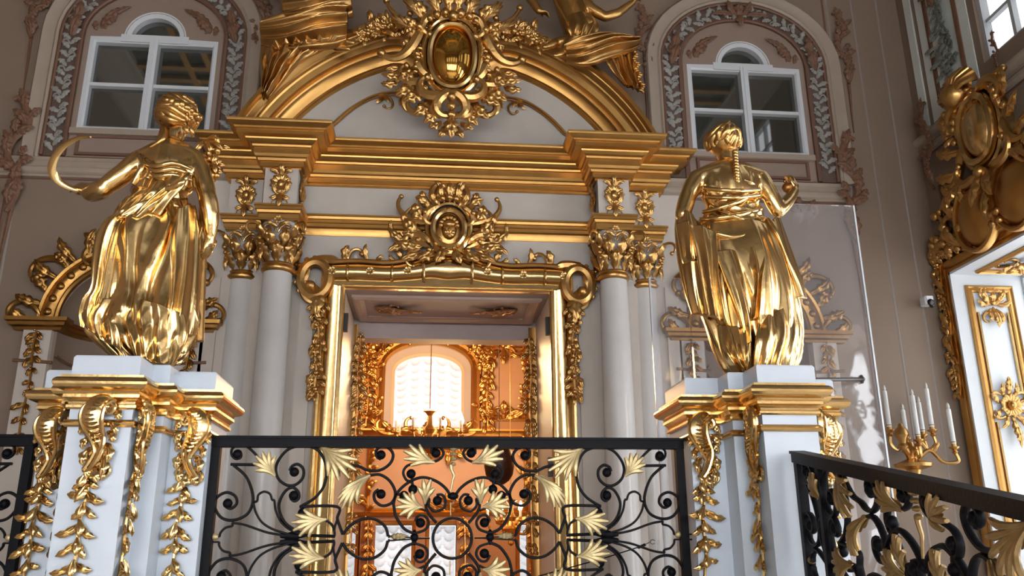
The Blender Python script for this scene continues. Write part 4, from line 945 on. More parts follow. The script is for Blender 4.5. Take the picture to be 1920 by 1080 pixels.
sheet(m, [(535,-10,-.12),(580,-20,-.2),(620,-25,-.2),(656,-20,-.12)], [(530,40,-.16),(580,42,-.24),(620,38,-.24),(662,30,-.14)], RYP, .08, 3.5, .09, .06, 60, 60, .4, 2)
sheet(m, [(512,52,-.1),(506,72,-.12),(520,90,-.12)], [(640,36,-.16),(636,62,-.18),(628,84,-.16)], RYP, .06, 5.5, .085, .06, 50, 70, .4, 3.2)
m.build('drapery', GOLD, rf, angle=180)
rf = empty('reclining_figure', C(1120,140), 'gilded draped figure reclining on the right arm of the pediment with an outstretched arm', 'statue', 'reclining figures')
m = MB()
chain(m, [C(1085,60),C(1060,-10),C(1040,-60)], [.16,.15,.11]); head(m, C(1030,-115), 1.05, V((-.5,-.8,-.1)))
chain(m, [C(1038,-60),C(1032,-90)], [.06,.05])
chain(m, [C(1005,-55),C(990,-10,-.06),C(1010,20,-.1)], [.065,.055,.042]); hand(m, C(1010,20,-.1), V((1,0,-.3)), V((0,0,1)))
chain(m, [C(1085,-20),C(1105,15,-.04),C(1135,32,-.06)], [.075,.065,.055]); chain(m, [C(1135,32,-.06),C(1160,24,-.08),C(1184,6,-.1)], [.056,.05,.036]); hand(m, C(1184,6,-.1), V((.8,-.1,.7)), V((-.4,0,.9)))
chain(m, [C(1090,70,-.08),C(1100,45,-.2),C(1060,95,-.14)], [.11,.09,.06]); chain(m, [C(1100,85,0),C(1085,75,-.14),C(1040,80,-.1)], [.11,.085,.05])
for x, y in ((1060,98),(1040,82)): chain(m, [C(x,y,-.14), C(x-20,y+6,-.18)], [.044,.026])
voxel(m, 'body', GOLD, rf, .012, 5)
m = MB(); hc = C(1030,-118); m.ball(hc+V((0,.02,.03)), .1,.1,.1, 14, 10)
for k in range(14): a = 2*PI*k/14; m.ball(hc+V((.095*math.cos(a),.05+.07*math.sin(a),.04)), .04, n=8, m=6)
m.build('hair', GOLD, rf)
m = MB()
sheet(m, [(1054,86,-.14),(1090,66,-.2),(1140,62,-.14),(1192,82,-.04)], [(1062,116,-.12),(1100,122,-.16),(1150,108,-.12),(1196,92,-.04)], RYP, .12, 4.5, .09, .08, 70, 60, .3, 2.4)
sheet(m, [(1060,32,-.16),(1062,52,-.24),(1070,68,-.22)], [(1110,28,-.1),(1124,50,-.2),(1110,76,-.2)], RYP, .08, 3.5, .05, .06, 36, 40, .1, 1)
sheet(m, [(1120,95,-.06),(1136,115,-.06),(1150,135,-.04),(1172,160,-.02)], [(1186,78,.02),(1192,110,.02),(1198,140,.02),(1204,172,.02)], RYP, .05, 3.5, .09, .06, 56, 60, .5, 2.2)
P = spl([C(1186,80,-.02),C(1192,110,-.02),C(1198,140,-.02),C(1206,172,-.02)], 8)
for i, p in enumerate(P): m.ball(p+V((.02*math.sin(i*1.3),0,0)), .026+.008*math.sin(i*2), .02, .018, 8, 6)
m.build('drapery', GOLD, rf, angle=180)
m = MB(); m.tube([C(1028,-20,-.2),C(1064,42,-.24)], .016, n=8); m.build('staff', GOLD, rf)
# ================================================================== surrounds of the upper inner windows
def wpath(cx, o, n=22, zb=3.98):
    """round-headed path at distance o outside the casement"""
    a = .70+o
    return [(cx-a,zb)]+[(cx-a,5.42)]+[(cx-a*math.cos(PI*i/n), 5.45+(.54+o*.9)*math.sin(PI*i/n)) for i in range(n+1)]+[(cx+a,5.42),(cx+a,zb)]
def half(path, s): return path
for k, cx in enumerate(WINC):
    nm = ('left','right')[k]
    o = empty('window_surround', (cx,8.47,3.9), 'painted and moulded round-headed surround of the upper %s window' % nm, 'window surround', 'upper window surrounds')
    m = MB(); m.plate(wpath(cx,.03), [win_hole(cx)[::-1]], .0, .012, WF); m.build('inner_panel', PINK, o)
    m = MB(); m.moulding(wpath(cx,.0), [(.045,.0),(.045,.03),(.06,.04),(.085,.035),(.09,.0)], WF, side=1); m.build('inner_line', BROWNL, o)
    m = MB(); m.moulding(wpath(cx,.0), [(.088,.0),(.088,.016),(.27,.016),(.27,.0)], WF, side=1); m.build('ornament_band', BAND, o)
    m = MB(); m.moulding(wpath(cx,.0), [(.262,.0),(.262,.04),(.28,.05),(.30,.04),(.30,.0)], WF, side=1); m.build('outer_line', BROWNL, o)
    m = MB(); m.moulding(wpath(cx,.0,22,3.95), [(.298,.0),(.298,.05),(.32,.065),(.34,.05),(.40,.055),(.43,.075),(.455,.085),(.47,.07),(.475,.03),(.475,.0)], WF, side=1); m.build('outer_moulding', LINE, o)
    m = MB(); m.moulding(wpath(cx,.0,22,3.95), [(.474,.0),(.474,.03),(.492,.03),(.495,.0)], WF, side=1); m.build('edge_line', BROWNL, o)
    # leaf chain filling the band
    m = MB(); P = wpath(cx,.178,40); rg = random.Random(40+k)
    Q = []
    for i in range(len(P)-1):
        a, b = V((*P[i],0)), V((*P[i+1],0)); q = max(1,int((b-a).length/.055))
        Q += [a.lerp(b,j/q) for j in range(q)]
    for i in range(1,len(Q)-1):
        t = Q[i+1]-Q[i]; h = math.degrees(math.atan2(t.y,t.x)); h = h if i < len(Q)/2 else h+180
        sd = 1 if i % 2 else -1
        leaf(m, WF, Q[i].x, Q[i].y, h+sd*rg.uniform(20,45), rg.uniform(.10,.14), .07, sd*rg.uniform(20,70), 3, .02, .22, .3)
        if i % 3 == 0: scr(m, WF, Q[i].x, Q[i].y, h-sd*20, .13, .1*sd, -1.1*sd, .011, .009, .025, 14)
    m.build('leaf_band', GREYORN, o)
    m = MB() # brown acanthus at the crown, spandrels and band corners
    comp(m, front(8.475), cx, 6.12, 1.0, [('l',.0,-.05,90,.2,.14,0,3,.02,.2),('l',.03,-.02,40,.22,.1,40,3,.02,.2),('l',.05,.0,5,.3,.09,-30,4,.01,.2),('l',.0,.02,-90,.2,.12,0,3,.02,.2),('l',.87,-.72,100,.26,.14,20,3,.02,.2),('l',.86,-.55,118,.26,.13,-30,3,.02,.2),('l',.84,-.6,60,.16,.1,60,3,.02,.2)])
    comp(m, front(8.49), cx, 5.5, 1.0, [('l',.58,.02,110,.22,.14,60,4,.0,.2),('l',.6,.08,130,.34,.11,30,5,.0,.15),('s',.53,.02,60,.26,.1,1.2,.024,.0),('l',.5,.2,150,.24,.07,10,4,.0,.2),('l',.62,.0,60,.12,.08,40,3,.0,.2)])
    m.build('acanthus', BROWN, o)
    # sill panel under the window
    m = MB(); m.moulding([(cx-.62,4.03),(cx+.62,4.03),(cx+.62,4.20),(cx-.62,4.20)], [(0,.0),(0,.03),(.03,.035),(.04,.0)], WF, closed=True, side=-1); m.build('sill_panel_frame', BROWNL, o)
    m = MB(); m.box(cx-.72,cx+.72,4.225,4.29,-.02,.07,WF); m.build('sill', LINE, o)
# string course under the windows
for x0, x1 in ((-5.3,-2.16),(2.48,4.62)):
    m = MB(); m.moulding([(x0,8.5),(x1,8.5)], [(-.02,3.74),(.015,3.745),(.02,3.765),(.05,3.78),(.06,3.80),(.06,3.835),(.035,3.85),(.035,3.91),(.05,3.92),(.06,3.945),(-.02,3.955)], PLAN, side=-1); struct(m, 'trim_string_course', LINE)
    m = MB(); m.box(x0,x1,3.715,3.735,0,.012,WF); m.box(x0,x1,3.952,3.967,0,.03,WF); struct(m, 'trim_brown_line', BROWNL)
# thin wall panel mouldings
STRIPP = mat('wall_strip_paint', (.285,.235,.20), .6)
def strip(x, z0, z1, w=.045, mm=None):
    mm = mm or STRIPP
    m = MB(); m.moulding([(x,z0),(x,z1)], [(-w/2,.0),(-w/4,.005),(0,.007),(w/4,.005),(w/2,.0)], WF); struct(m, 'trim_wall_strip', mm)
for x in (-4.36,-4.28): strip(x, ZF, 3.7, .04, BROWNL if x < -4.3 else STRIPP)
for x in (4.66,): strip(x, ZF, 3.72, .035, BROWNL)
for x in (4.70,5.02,5.34): strip(x, ZF, 7.8, .03)
strip(4.645, 4.3, 7.8, .03, BROWNL)
# brown S-shaped leaf scrolls at the ends of the string course
def swirl(fr, x, z, S, label, flip=1, w=.03):
    g = fr.at(x,z,w); g = g if flip > 0 else g.mir(); m = MB()
    P = spl([(.0,-.66),(-.07,-.45),(-.03,-.22),(.08,-.05),(.06,.14),(-.05,.30),(-.03,.48),(.06,.62),(.12,.60)], 8)
    m.tube([g.p(p.x*S,p.y*S,0) for p in P], lambda t: S*(.022+.034*math.sin(PI*t)**.8*(.7+.3*math.cos(9*t))), .022*S, n=8, up=g.w)
    for a, b, an, L, W, bd in ((-.02,-.6,75,.30,.15,60),(-.05,-.5,115,.24,.12,-60),(-.06,-.38,70,.26,.14,50),(-.04,-.25,60,.26,.13,-70),(-.02,-.16,125,.2,.12,60),(.06,-.05,60,.24,.13,60),(.09,.02,105,.24,.12,-70),(.05,.16,125,.24,.12,50),(.02,.2,60,.2,.11,60),(-.05,.28,80,.26,.13,-60),(-.06,.36,110,.2,.1,50),(-.02,.48,70,.22,.11,40),(.04,.58,100,.16,.08,-50),(.0,-.02,165,.14,.1,-70),(.08,-.1,10,.14,.1,70)):
        leaf(m, g, a*S, b*S, an, L*S, W*S, bd, 4, .0, .15, .3)
    m.tube([g.p(-.02*S,-.6*S,-w+.012),g.p(.0,-1.05*S,-w+.012),g.p(.01*S,-1.5*S,-w+.012)], lambda t: .026*S*(1-.7*t), n=6)
    return tag(m.build('leaf_scroll', BROWN), label, 'wall ornament', 'brown wall ornaments')
swirl(WF, -4.30, 3.98, 1.0, 'brown leaf scroll on the wall left of the upper left window', -1, .07)
swirl(WF, 4.66, 3.90, 1.0, 'brown leaf scroll on the wall between the upper right window and the corner', 1, .07)
swirl(WF, 4.83, 5.75, .75, 'brown leaf scroll beside the arch top of the upper right window', -1)
swirl(WF, -4.38, 5.85, .75, 'brown leaf scroll beside the arch top of the upper left window', 1)
swirl(RW, -8.22, 4.35, .8, 'brown leaf scroll on the side wall where its string course starts', 1, .09)
swirl(WF, -1.98, 5.75, .7, 'brown leaf scroll on the wall behind the left reclining figure', 1)
swirl(WF, 2.40, 5.7, .7, 'brown leaf scroll on the wall behind the right reclining figure', -1)
m = MB(); comp(m, front(8.49), NIC[0]+.15, 3.62, 1.0, [('l',.02,.0,20,.22,.1,40,4,.0,.2),('s',.02,.02,40,.26,-.1,-1.0,.02,.0),('l',.0,.03,90,.14,.09,0,3,.0,.3)]); tag(m.build('leaf_ornament', BROWN), 'brown leaf ornament on the wall behind the bent arm holding the sickle', 'wall ornament')
m = MB(); comp(m, front(8.49), 4.05, 3.62, 1.0, [('l',.02,.0,20,.22,.1,40,4,.0,.2),('s',.02,.02,40,.26,-.1,-1.0,.02,.0),('l',.0,.03,90,.14,.09,0,3,.0,.3)]); tag(m.build('leaf_ornament', BROWN), 'brown leaf ornament on the wall behind the hand holding the fruit', 'wall ornament')
# ================================================================== gilded arches over the side niches
DULLG = mat('dull_gilding', (.40,.21,.06), .34, 1.0, .2, 9, .2, 28)
for k, c in enumerate(NIC):
    lab = ('gilded arch with plumes over the left niche behind the sickle statue','gilded arch with plumes over the right niche seen through the clear screen')[k]
    o = empty('niche_arch', (c,8.45,2.1), lab, 'niche arch', 'niche arches')
    m = MB(); m.moulding(arc(c,NZ+.02,.56,0,180,36), [(.0,.0),(.0,.05),(.02,.065),(.04,.05),(.045,.03),(.085,.05),(.12,.055),(.155,.045),(.16,.07),(.185,.08),(.20,.06),(.205,.0)], WF, side=-1)
    for i in range(15):
        a = PI*(i+.5)/15; m.ball(WF.p(c+.665*math.cos(a), NZ+.02+.665*math.sin(a), .05), .04, .03, .04, 10, 7)
    m.build('arch_band', DULLG, o)
    for s in (1,-1):
        m = MB(); x = c+s*.72
        m.moulding([(x-.2,8.52),(x-.2,8.44),(x+.2,8.44),(x+.2,8.52)], [(-.05,NZ-.10),(.02,NZ-.10),(.03,NZ-.075),(.06,NZ-.06),(.07,NZ-.03),(.09,NZ-.02),(.095,NZ+.015),(-.05,NZ+.02)], PLAN, side=-1); m.box(x-.19,x+.19,8.43,8.5,NZ-.09,NZ+.01); m.build('impost', DULLG, o)
        p = MB(); p.box(x-.13,x+.13,8.44,8.5,ZF,NZ-.09); p.build('pilaster', WHITE, o)
        m = MB(); g = front(8.435); g = g if s > 0 else g.mir(c); x2 = c+.72
        vine(m, g, [(x2,NZ-.12),(x2+.01,NZ-.3),(x2-.01,NZ-.6),(x2+.01,NZ-.95),(x2,NZ-1.3)], 11, .12, .07, 5, .012, .01, 2); m.build('husk_drop', DULLG, o)
        m = MB(); m.tube([g.p(x2-.18,NZ-.42,.0),g.p(x2+.18,NZ-.40,.0)], .016, n=6)
        m.build('tie_band', BROWN, o)
        m = MB(); g = front(8.46); g = g if s > 0 else g.mir(c)
        for j, (a, L, W, bd) in enumerate(((12,.3,.13,60),(22,.26,.14,70),(34,.34,.12,60),(44,.24,.13,-50),(52,.36,.12,50),(62,.34,.11,60),(72,.3,.13,-40),(80,.26,.12,40))):
            a = math.radians(a); leaf(m, g, c+.74*math.cos(a), NZ+.02+.74*math.sin(a), math.degrees(a)+(20 if j % 2 else -15), L*.85, W, bd*.7, 4, .02, .25, .3)
        scr(m, g, c+.72, NZ+.05, 60, .5, -.1, -1.0, .034, .02, .03); scr(m, g, c+.55, NZ+.62, 10, .5, .05, -.9, .04, .02, .03); scr(m, g, c+.2, NZ+.82, -5, .42, -.1, -.9, .04, .02, .03)
        leaf(m, g, c+.82, NZ+.0, 10, .2, .12, 60, 3, .03, .3)
        m.build('plume_leaves', DULLG, o)
    m = MB(); comp(m, front(8.44), c, NZ+.84, 1.0, [('l',.0,.0,90,.22,.14,0,3,.04,.3),('l',.04,.0,55,.22,.11,40,3,.03,.3),('l',.08,-.02,20,.22,.1,50,3,.02,.3),('b',.05,.04,.04,.05),('b',.0,.06,.05,.07),('s',.02,-.06,-30,.3,.2,1.0,.026,.03)]); m.build('keystone_flower', DULLG, o)
    # cornice carried round inside the niche
    m = MB(); path = [(c-NR*math.cos(PI*i/20), 8.5+NR*math.sin(PI*i/20)) for i in range(21)]
    m.moulding(path, [(-.005,NZ-.10),(.02,NZ-.10),(.03,NZ-.07),(.055,NZ-.06),(.06,NZ-.03),(.08,NZ-.02),(.085,NZ+.01),(-.005,NZ+.02)], PLAN, side=-1); m.build('niche_cornice', DULLG, o)
    m = MB(); path = [(c-(NR-.02)*math.cos(PI*i/20), 8.5+(NR-.02)*math.sin(PI*i/20)) for i in range(21)]
    m.tube([V((x,y,NZ-.34-.1*math.sin(PI*i/20))) for i, (x, y) in enumerate(path)], .014, n=6); m.build('painted_cord', BROWN, o)
# ================================================================== side wall on the right
m = MB(); m.moulding([(5.6,8.5),(5.6,-4.9)], [(-.02,4.30),(.015,4.305),(.02,4.33),(.045,4.345),(.05,4.38),(.02,4.39),(.02,4.45),(.035,4.46),(.06,4.48),(.07,4.51),(.07,4.54),(.04,4.55),(.03,4.57),(-.02,4.575)], PLAN, side=-1); struct(m, 'trim_side_string_course', LINE)
m = MB(); m.box(-8.5,4.9,4.285,4.302,0,.012,RW); m.box(-8.5,4.9,4.395,4.41,0,.024,RW); struct(m, 'trim_side_brown_line', BROWNL)
GWHITE = mat('pale_green_white_panel', (.74,.78,.75), .5, 0, .06, 5)  # pale paint, its colour lightened further to stand for direct window light
o = empty('foliage_panel', (5.58,7.72,4.6), 'pale wall panel with a hanging bunch of grey green leaves beside the bright upper window', 'wall panel')
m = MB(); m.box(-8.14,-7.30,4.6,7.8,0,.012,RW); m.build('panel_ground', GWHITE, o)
m = MB(); m.moulding([(-8.0,4.74),(-7.44,4.74),(-7.44,7.7),(-8.0,7.7)], [(0,.012),(0,.02),(.012,.028),(.06,.028),(.07,.012)], RW, closed=True, side=1); m.build('panel_frame', BROWN, o)
GREENL = mat('grey_green_leaf_paint', (.22,.235,.20), .5, 0, .35, 16)
m = MB(); rg = random.Random(77)
for k in range(90):
    z = lerp(4.98,5.95,k/89); sp = .13*math.sin(PI*min(1,.15+k/89))
    leaf(m, RW, -7.72+rg.uniform(-sp,sp), z, -90+rg.uniform(-75,75), rg.uniform(.10,.18), .07, rg.uniform(-40,40), 3, rg.uniform(.015,.06), .25, .3)
m.build('leaf_bunch', GREENL, o)
m = MB(); comp(m, Fr((5.575,0,0),(0,-1,0),(0,0,1),(-1,0,0)), -7.72, 6.15, 1.0, [('s',.03,.0,60,.36,-.1,-1.0,.03,.0),('l',.0,-.05,-90,.28,.2,0,4,.02,.2),('l',.04,.0,-40,.24,.14,50,4,.01,.2),('l',.06,.06,20,.22,.12,60,4,.0,.2),('s',.05,.1,20,.3,.1,1.1,.026,.0)]); m.build('leaf_rosette', BROWN, o)
# pale strip at the corner
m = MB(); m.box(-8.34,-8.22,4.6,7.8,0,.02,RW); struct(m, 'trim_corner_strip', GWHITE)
# --- gilded frame of the lower side window
GF = empty('window_gilt_frame', (5.55,7.2,ZF), 'gilded carved frame round the bright white window recess on the right', 'window frame')
m = MB(); m.moulding([(-8.3,ZF),(-8.3,2.87),(-6.15,2.87),(-6.15,ZF)], [(-.01,-.01),(-.01,.035),(.01,.05),(.03,.05),(.05,.035),(.08,.06),(.12,.065),(.15,.045),(.155,.0)], RW, side=1); m.build('frame_moulding', GOLDM, GF)
rf_ = Fr((5.54,0,0),(0,-1,0),(0,0,1),(-1,0,0))
m = MB(); rg = random.Random(9)
vine(m, rf_, [(-8.40,3.0),(-8.43,2.7),(-8.39,2.4),(-8.42,2.1),(-8.39,1.8),(-8.41,1.55)], 18, .12, .075, 15, .015, .02, 3)
for z in (2.95,2.6,2.2,1.9): scr(m, rf_, -8.40, z, 110, .3, .1, 1.0, .026, .016, .03); leaf(m, rf_, -8.38, z+.06, 70, .2, .1, 50, 3, .04, .3)
m.build('leaf_drop', GOLD, GF)
m = MB()
for q in ((-8.42,3.05,60,.5,-.1,-1.0),(-8.4,3.1,20,.6,.05,.9),(-8.1,3.05,50,.6,-.1,-1.0),(-7.9,3.12,80,.5,.1,1.0)): scr(m, rf_, *q[:6], .05, .03, .05, 26, 1.3)
for k in range(16):
    u = lerp(-8.45,-6.2,k/15); leaf(m, rf_, u, 2.98, rg.uniform(40,140), rg.uniform(.16,.28), .12, rg.uniform(-70,70), 4, .03, .3, .32)
    m.ball(rf_.p(u+.04, 3.04+.03*math.sin(k*2), .05), .04, n=9, m=6)
for k in range(7): m.ball(rf_.p(-8.35+.05*k, 3.2+.06*math.sin(k*1.3), .07), .05, n=9, m=6)
m.build('head_carving', GOLD, GF)
# --- big gilded cartouche over it
SC = empty('side_cartouche', (5.5,7.2,2.95), 'gilded cartouche with shell and shield above the bright side window', 'cartouche')
cu, cz = -7.22, 3.98
m = MB(); M4 = Matrix((rf_.u, rf_.v, rf_.w)).transposed(); m.ball(rf_.p(cu,cz+.05,.12), .21, .30, .12, 26, 18, M4); m.build('shield', GOLDB, SC, angle=180)
m = MB(); ring(m, rf_, cu, cz+.05, .24, .34, .045, .14, 44, .06, 2.3); ring(m, rf_, cu, cz+.05, .31, .42, .035, .08, 44, .06, 2.3)
m.prism([(cu+.3*math.cos(2*PI*i/30), cz+.05+.4*math.sin(2*PI*i/30)) for i in range(30)], -.05, .08, rf_); m.build('rim', GOLDB, SC)
m = MB()
for s in (-1,1): # bulging lobes under the shield
    m.ball(rf_.p(cu+s*.30,3.22,.04), .30,.34,.16, 20, 14, M4); ring(m, rf_, cu+s*.30, 3.22, .31, .36, .03, .10, 40, .05)
m.prism([(cu-.62,2.96),(cu+.62,2.96),(cu+.5,3.4),(cu+.2,3.62),(cu-.2,3.62),(cu-.5,3.4)], -.05, .1, rf_); m.build('lobed_apron', GOLDM, SC)
m = MB()
comp(m, rf_, cu, cz, 1.0, [
 ('s',.1,.42,20,.5,-.1,-1.0,.05,.15),('s',.34,.1,100,.5,.1,-1.0,.045,.12),('s',.34,.0,-90,.6,.1,.95,.05,.12),('s',.1,-.4,-20,.5,.1,1.0,.045,.16),('s',.4,-.5,60,.5,-.1,-1.0,.04,.1),('s',.6,-.85,80,.6,.1,-.9,.045,.08),
 ('l',.36,.2,30,.32,.14,60,4,.1,.25),('l',.38,.0,0,.32,.14,50,4,.1,.25),('l',.4,-.2,-20,.36,.14,60,4,.1,.25),('l',.35,-.35,-10,.34,.13,-60,4,.1,.25),('l',.46,-.45,10,.3,.12,60,4,.1,.25),('l',.55,-.7,40,.34,.14,60,4,.08,.3),('l',.62,-.95,30,.3,.12,60,3,.08,.3),('l',.05,-.4,-80,.36,.16,20,4,.18,.2),('l',.0,-.55,-90,.4,.14,0,4,.16,.2),('l',.5,-.6,100,.3,.12,40,4,.08,.3),
 ('b',.33,.3,.05,.14),('b',.4,.1,.04,.12),('b',.0,-.42,.06,.2),('b',.45,-.3,.04,.12),('b',.04,-.85,.05,.12),('b',.05,-.95,.045,.12),('b',.58,-.78,.05,.1)])
m.build('scrollwork', GOLD, SC)
m = MB(); su, sz = cu-.2, 4.50   # shell and flower head on top
for k in range(9):
    a = math.radians(lerp(20,160,k/8)); m.tube([rf_.p(su+r*math.cos(a), sz+r*math.sin(a)*.9, .10+.12*math.sin(PI*r/.3)) for r in (.04,.12,.2,.27,.30)], lambda t: .02+.032*t, n=7, up=rf_.w)
m.ball(rf_.p(su,sz+.02,.14), .17,.14,.14, 16, 10)
for k in range(14):
    a = 2*PI*k/14; leaf(m, rf_, su+.12*math.cos(a), sz-.08+.1*math.sin(a), math.degrees(a), .2, .1, 40*math.sin(k), 3, .08, .35, .35); m.ball(rf_.p(su+.2*math.cos(a+.3), sz-.1+.15*math.sin(a+.3), .13), .042, n=9, m=6)
for k in range(8): m.ball(rf_.p(su-.28+.03*math.sin(k*2.2), sz-.1-.03*k+.05*math.cos(k), .12), .04, n=9, m=6); leaf(m, rf_, su-.25, sz-.05-.04*k, 170+30*math.sin(k), .16, .08, 50, 3, .08, .3, .35)
m.build('shell_crest', GOLD, SC)
swirl(RW, -6.98, 4.78, .32, 'brown leaf scroll rising from the side string course above the gilded shell', 1)
# --- white lining of the recess with gilded panels
LIN = mat('recess_white', (.72,.74,.76), .4, 0, .03, 6)
m = MB(); m.box(5.56,6.55,8.27,8.31,ZF,2.87); struct(m, 'trim_jamb_lining', LIN)
m = MB(); m.box(5.56,6.55,6.15,8.3,2.84,2.88); struct(m, 'trim_soffit_lining', LIN)
m = MB(); m.box(5.56,6.55,6.13,6.17,ZF,2.87); struct(m, 'trim_near_jamb_lining', LIN)
JF = Fr((0,8.265,0),(1,0,0),(0,0,1),(0,-1,0)); SF = Fr((0,0,2.835),(1,0,0),(0,1,0),(0,0,-1))
jp = empty('jamb_panel', (5.97,8.25,ZF), 'gilded panel frame with leaf ornaments on the white window jamb at the right edge', 'wall panel')
m = MB(); m.moulding([(5.70,ZF+.3),(6.24,ZF+.3),(6.24,2.72),(5.70,2.72)], [(0,-.005),(0,.015),(.02,.03),(.035,.015),(.06,.02),(.075,.012),(.08,-.005)], JF, closed=True, side=1); m.build('outer_frame', GOLDM, jp)
m = MB()
for x in (5.80,6.135): m.tube([JF.p(x,z,.008) for z in (.2,.9,1.2,1.25)], .016, n=6); m.tube([JF.p(x,z,.008) for z in (1.55,1.9,2.3,2.42)], .016, n=6)
m.build('inner_rods', GOLDB, jp)
m = MB(); comp(m, JF, 5.97, 2.5, 1.0, [('l',.0,.0,90,.14,.1,0,3,.02,.3),('l',.02,.0,40,.2,.08,40,4,.02,.3),('l',.05,.0,-10,.16,.07,60,3,.02,.3),('s',.02,.04,20,.24,.1,1.0,.018,.01),('l',.0,-.02,-90,.24,.1,0,4,.02,.25),('l',.03,-.04,-60,.16,.07,-40,3,.02,.3),('s',.04,-.06,-20,.2,-.1,-1.0,.016,.01),('b',.0,.02,.03,.03)]); m.build('leaf_bouquet', GOLD, jp)
m = MB(); rosette(m, JF, 5.97, 1.42, .13, 9, .01); comp(m, JF, 5.97, 1.42, 1.0, [('l',.0,.1,90,.2,.1,0,4,.02,.25),('l',.05,.08,60,.16,.07,50,3,.02,.3),('l',.1,.03,20,.14,.07,50,3,.02,.3),('l',.1,-.05,-20,.14,.07,-50,3,.02,.3),('l',.0,-.1,-90,.34,.1,0,5,.02,.2),('l',.04,-.1,-65,.2,.07,40,3,.02,.3),('s',.06,.1,40,.2,-.1,-1.0,.015,.02),('s',.06,-.1,-40,.2,.1,1.0,.015,.02),('b',.0,.0,.045,.05)]); m.build('rosette_drop', GOLD, jp)
sp = empty('soffit_panel', (6.0,7.2,2.82), 'gilded panel frame on the underside of the window recess at the right edge', 'wall panel')
m = MB(); m.moulding([(5.76,6.4),(6.3,6.4),(6.3,8.14),(5.76,8.14)], [(0,-.005),(0,.015),(.02,.03),(.035,.015),(.06,.02),(.075,.012),(.08,-.005)], SF, closed=True, side=1); m.build('outer_frame', GOLDM, sp)
m = MB(); comp(m, SF.at(6.03,7.83,0,0), 0, 0, 1.0, [('l',.0,.0,90,.2,.1,0,4,.02,.2),('l',.0,.0,-90,.2,.1,0,4,.02,.2),('l',.02,.02,30,.2,.09,50,4,.02,.25),('l',.02,-.02,-30,.2,.09,-50,4,.02,.25),('s',.04,.05,60,.22,-.1,-1.0,.018,.01),('s',.04,-.05,-60,.22,.1,1.0,.018,.01),('b',.0,.0,.04,.03)]); m.build('leaf_bouquet', GOLD, sp)
# ================================================================== stair railing coming down towards the camera
A = at(1492,847,4.1); Bq = at(1920,938,2.2); dv = V((Bq.x-A.x, Bq.y-A.y, 0)); kk = (Bq.z-A.z)/dv.length; dv.normalize()
o_ = A + dv*1.262 + V((0,0,kk*1.262-RTOP))
SK = Skew(o_, dv, (0,0,1), V((0,0,1)).cross(dv)*-1, kk)
DARKG = mat('shaded_gold_leaf', (.36,.235,.095), .45, .7, .2, 25, .2, 60)  # darker copy of the pale gold leaf, its shade put into the colour
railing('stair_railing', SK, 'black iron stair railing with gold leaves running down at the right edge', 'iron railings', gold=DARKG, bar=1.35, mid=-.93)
# ================================================================== clear protective screen
GL = bpy.data.materials.new('clear_acrylic'); GL.use_nodes = True; nt = GL.node_tree; nt.nodes.clear()
N_ = nt.nodes.new; out = N_('ShaderNodeOutputMaterial'); tr = N_('ShaderNodeBsdfTransparent'); tr.inputs[0].default_value = (.95,.95,.96,1)
gl = N_('ShaderNodeBsdfGlossy'); gl.inputs['Roughness'].default_value = .03; df = N_('ShaderNodeBsdfDiffuse'); df.inputs[0].default_value = (.8,.8,.82,1)
fr1 = N_('ShaderNodeFresnel'); fr1.inputs[0].default_value = 1.38; m1 = N_('ShaderNodeMixShader'); m2 = N_('ShaderNodeMixShader'); m1.inputs[0].default_value = .07
nz = N_('ShaderNodeTexNoise'); nz.inputs['Scale'].default_value = 2.2; nz.inputs['Distortion'].default_value = 1.2; bp = N_('ShaderNodeBump'); bp.inputs['Strength'].default_value = .07; bp.inputs['Distance'].default_value = .05
tcx = N_('ShaderNodeTexCoord'); nt.links.new(tcx.outputs['Object'], nz.inputs['Vector']); nt.links.new(nz.outputs['Fac'], bp.inputs['Height']); nt.links.new(bp.outputs['Normal'], gl.inputs['Normal'])
nt.links.new(tr.outputs[0], m1.inputs[1]); nt.links.new(df.outputs[0], m1.inputs[2]); nt.links.new(fr1.outputs[0], m2.inputs[0]); nt.links.new(m1.outputs[0], m2.inputs[1]); nt.links.new(gl.outputs[0], m2.inputs[2]); nt.links.new(m2.outputs[0], out.inputs[0])
gy = 5.75; p0, p1, p2 = at(1218,520,gy), at(1596,385,gy), at(1650,720,gy)
sx0, sx1, sz1 = p0.x, (p1.x+p2.x)/2, p1.z; sxm = at(1290,520,gy).x; szl = p0.z
sc = empty('protective_screen', ((sx0+sx1)/2,gy,ZF), 'clear acrylic protective screen behind the right statue and pedestal', 'screen')
m = MB(); m.box(sxm+.004,sx1,gy,gy+.012,ZF+.02,sz1); m.build('acrylic_sheet', GL, sc, angle=20)
m = MB(); m.box(sx0,sxm-.004,gy,gy+.012,ZF+.02,szl); m.build('acrylic_sheet', GL, sc, angle=20)
EDGE = mat('acrylic_edge', (.55,.57,.6), .15, 0, 0, 1, 0, 1, 1.0)
for x in (sx0,sx1):
    m = MB(); m.box(x-.006,x+.006,gy-.004,gy+.016,ZF+.02,sz1 if x > sx0 else szl); m.build('edge_strip', EDGE, sc)
STEEL = mat('dark_steel', (.035,.028,.025), .45, .2)
q0, q1 = at(1518,712,5.2), at(1616,711,5.74)
m = MB(); m.tube([at(1486,712.5,4.86), q1], .014, n=8); m.ball(q1, .022, n=8, m=6); m.tube([q1+V((0,0,-.03)),q1+V((0,0,.03))], .01, n=6); m.build('holding_rod', STEEL, sc)
m = MB(); m.box((sx0+sx1)/2-.2,(sx0+sx1)/2+.2,gy-.1,gy+.112,ZF,ZF+.03); m.build('foot', STEEL, sc)
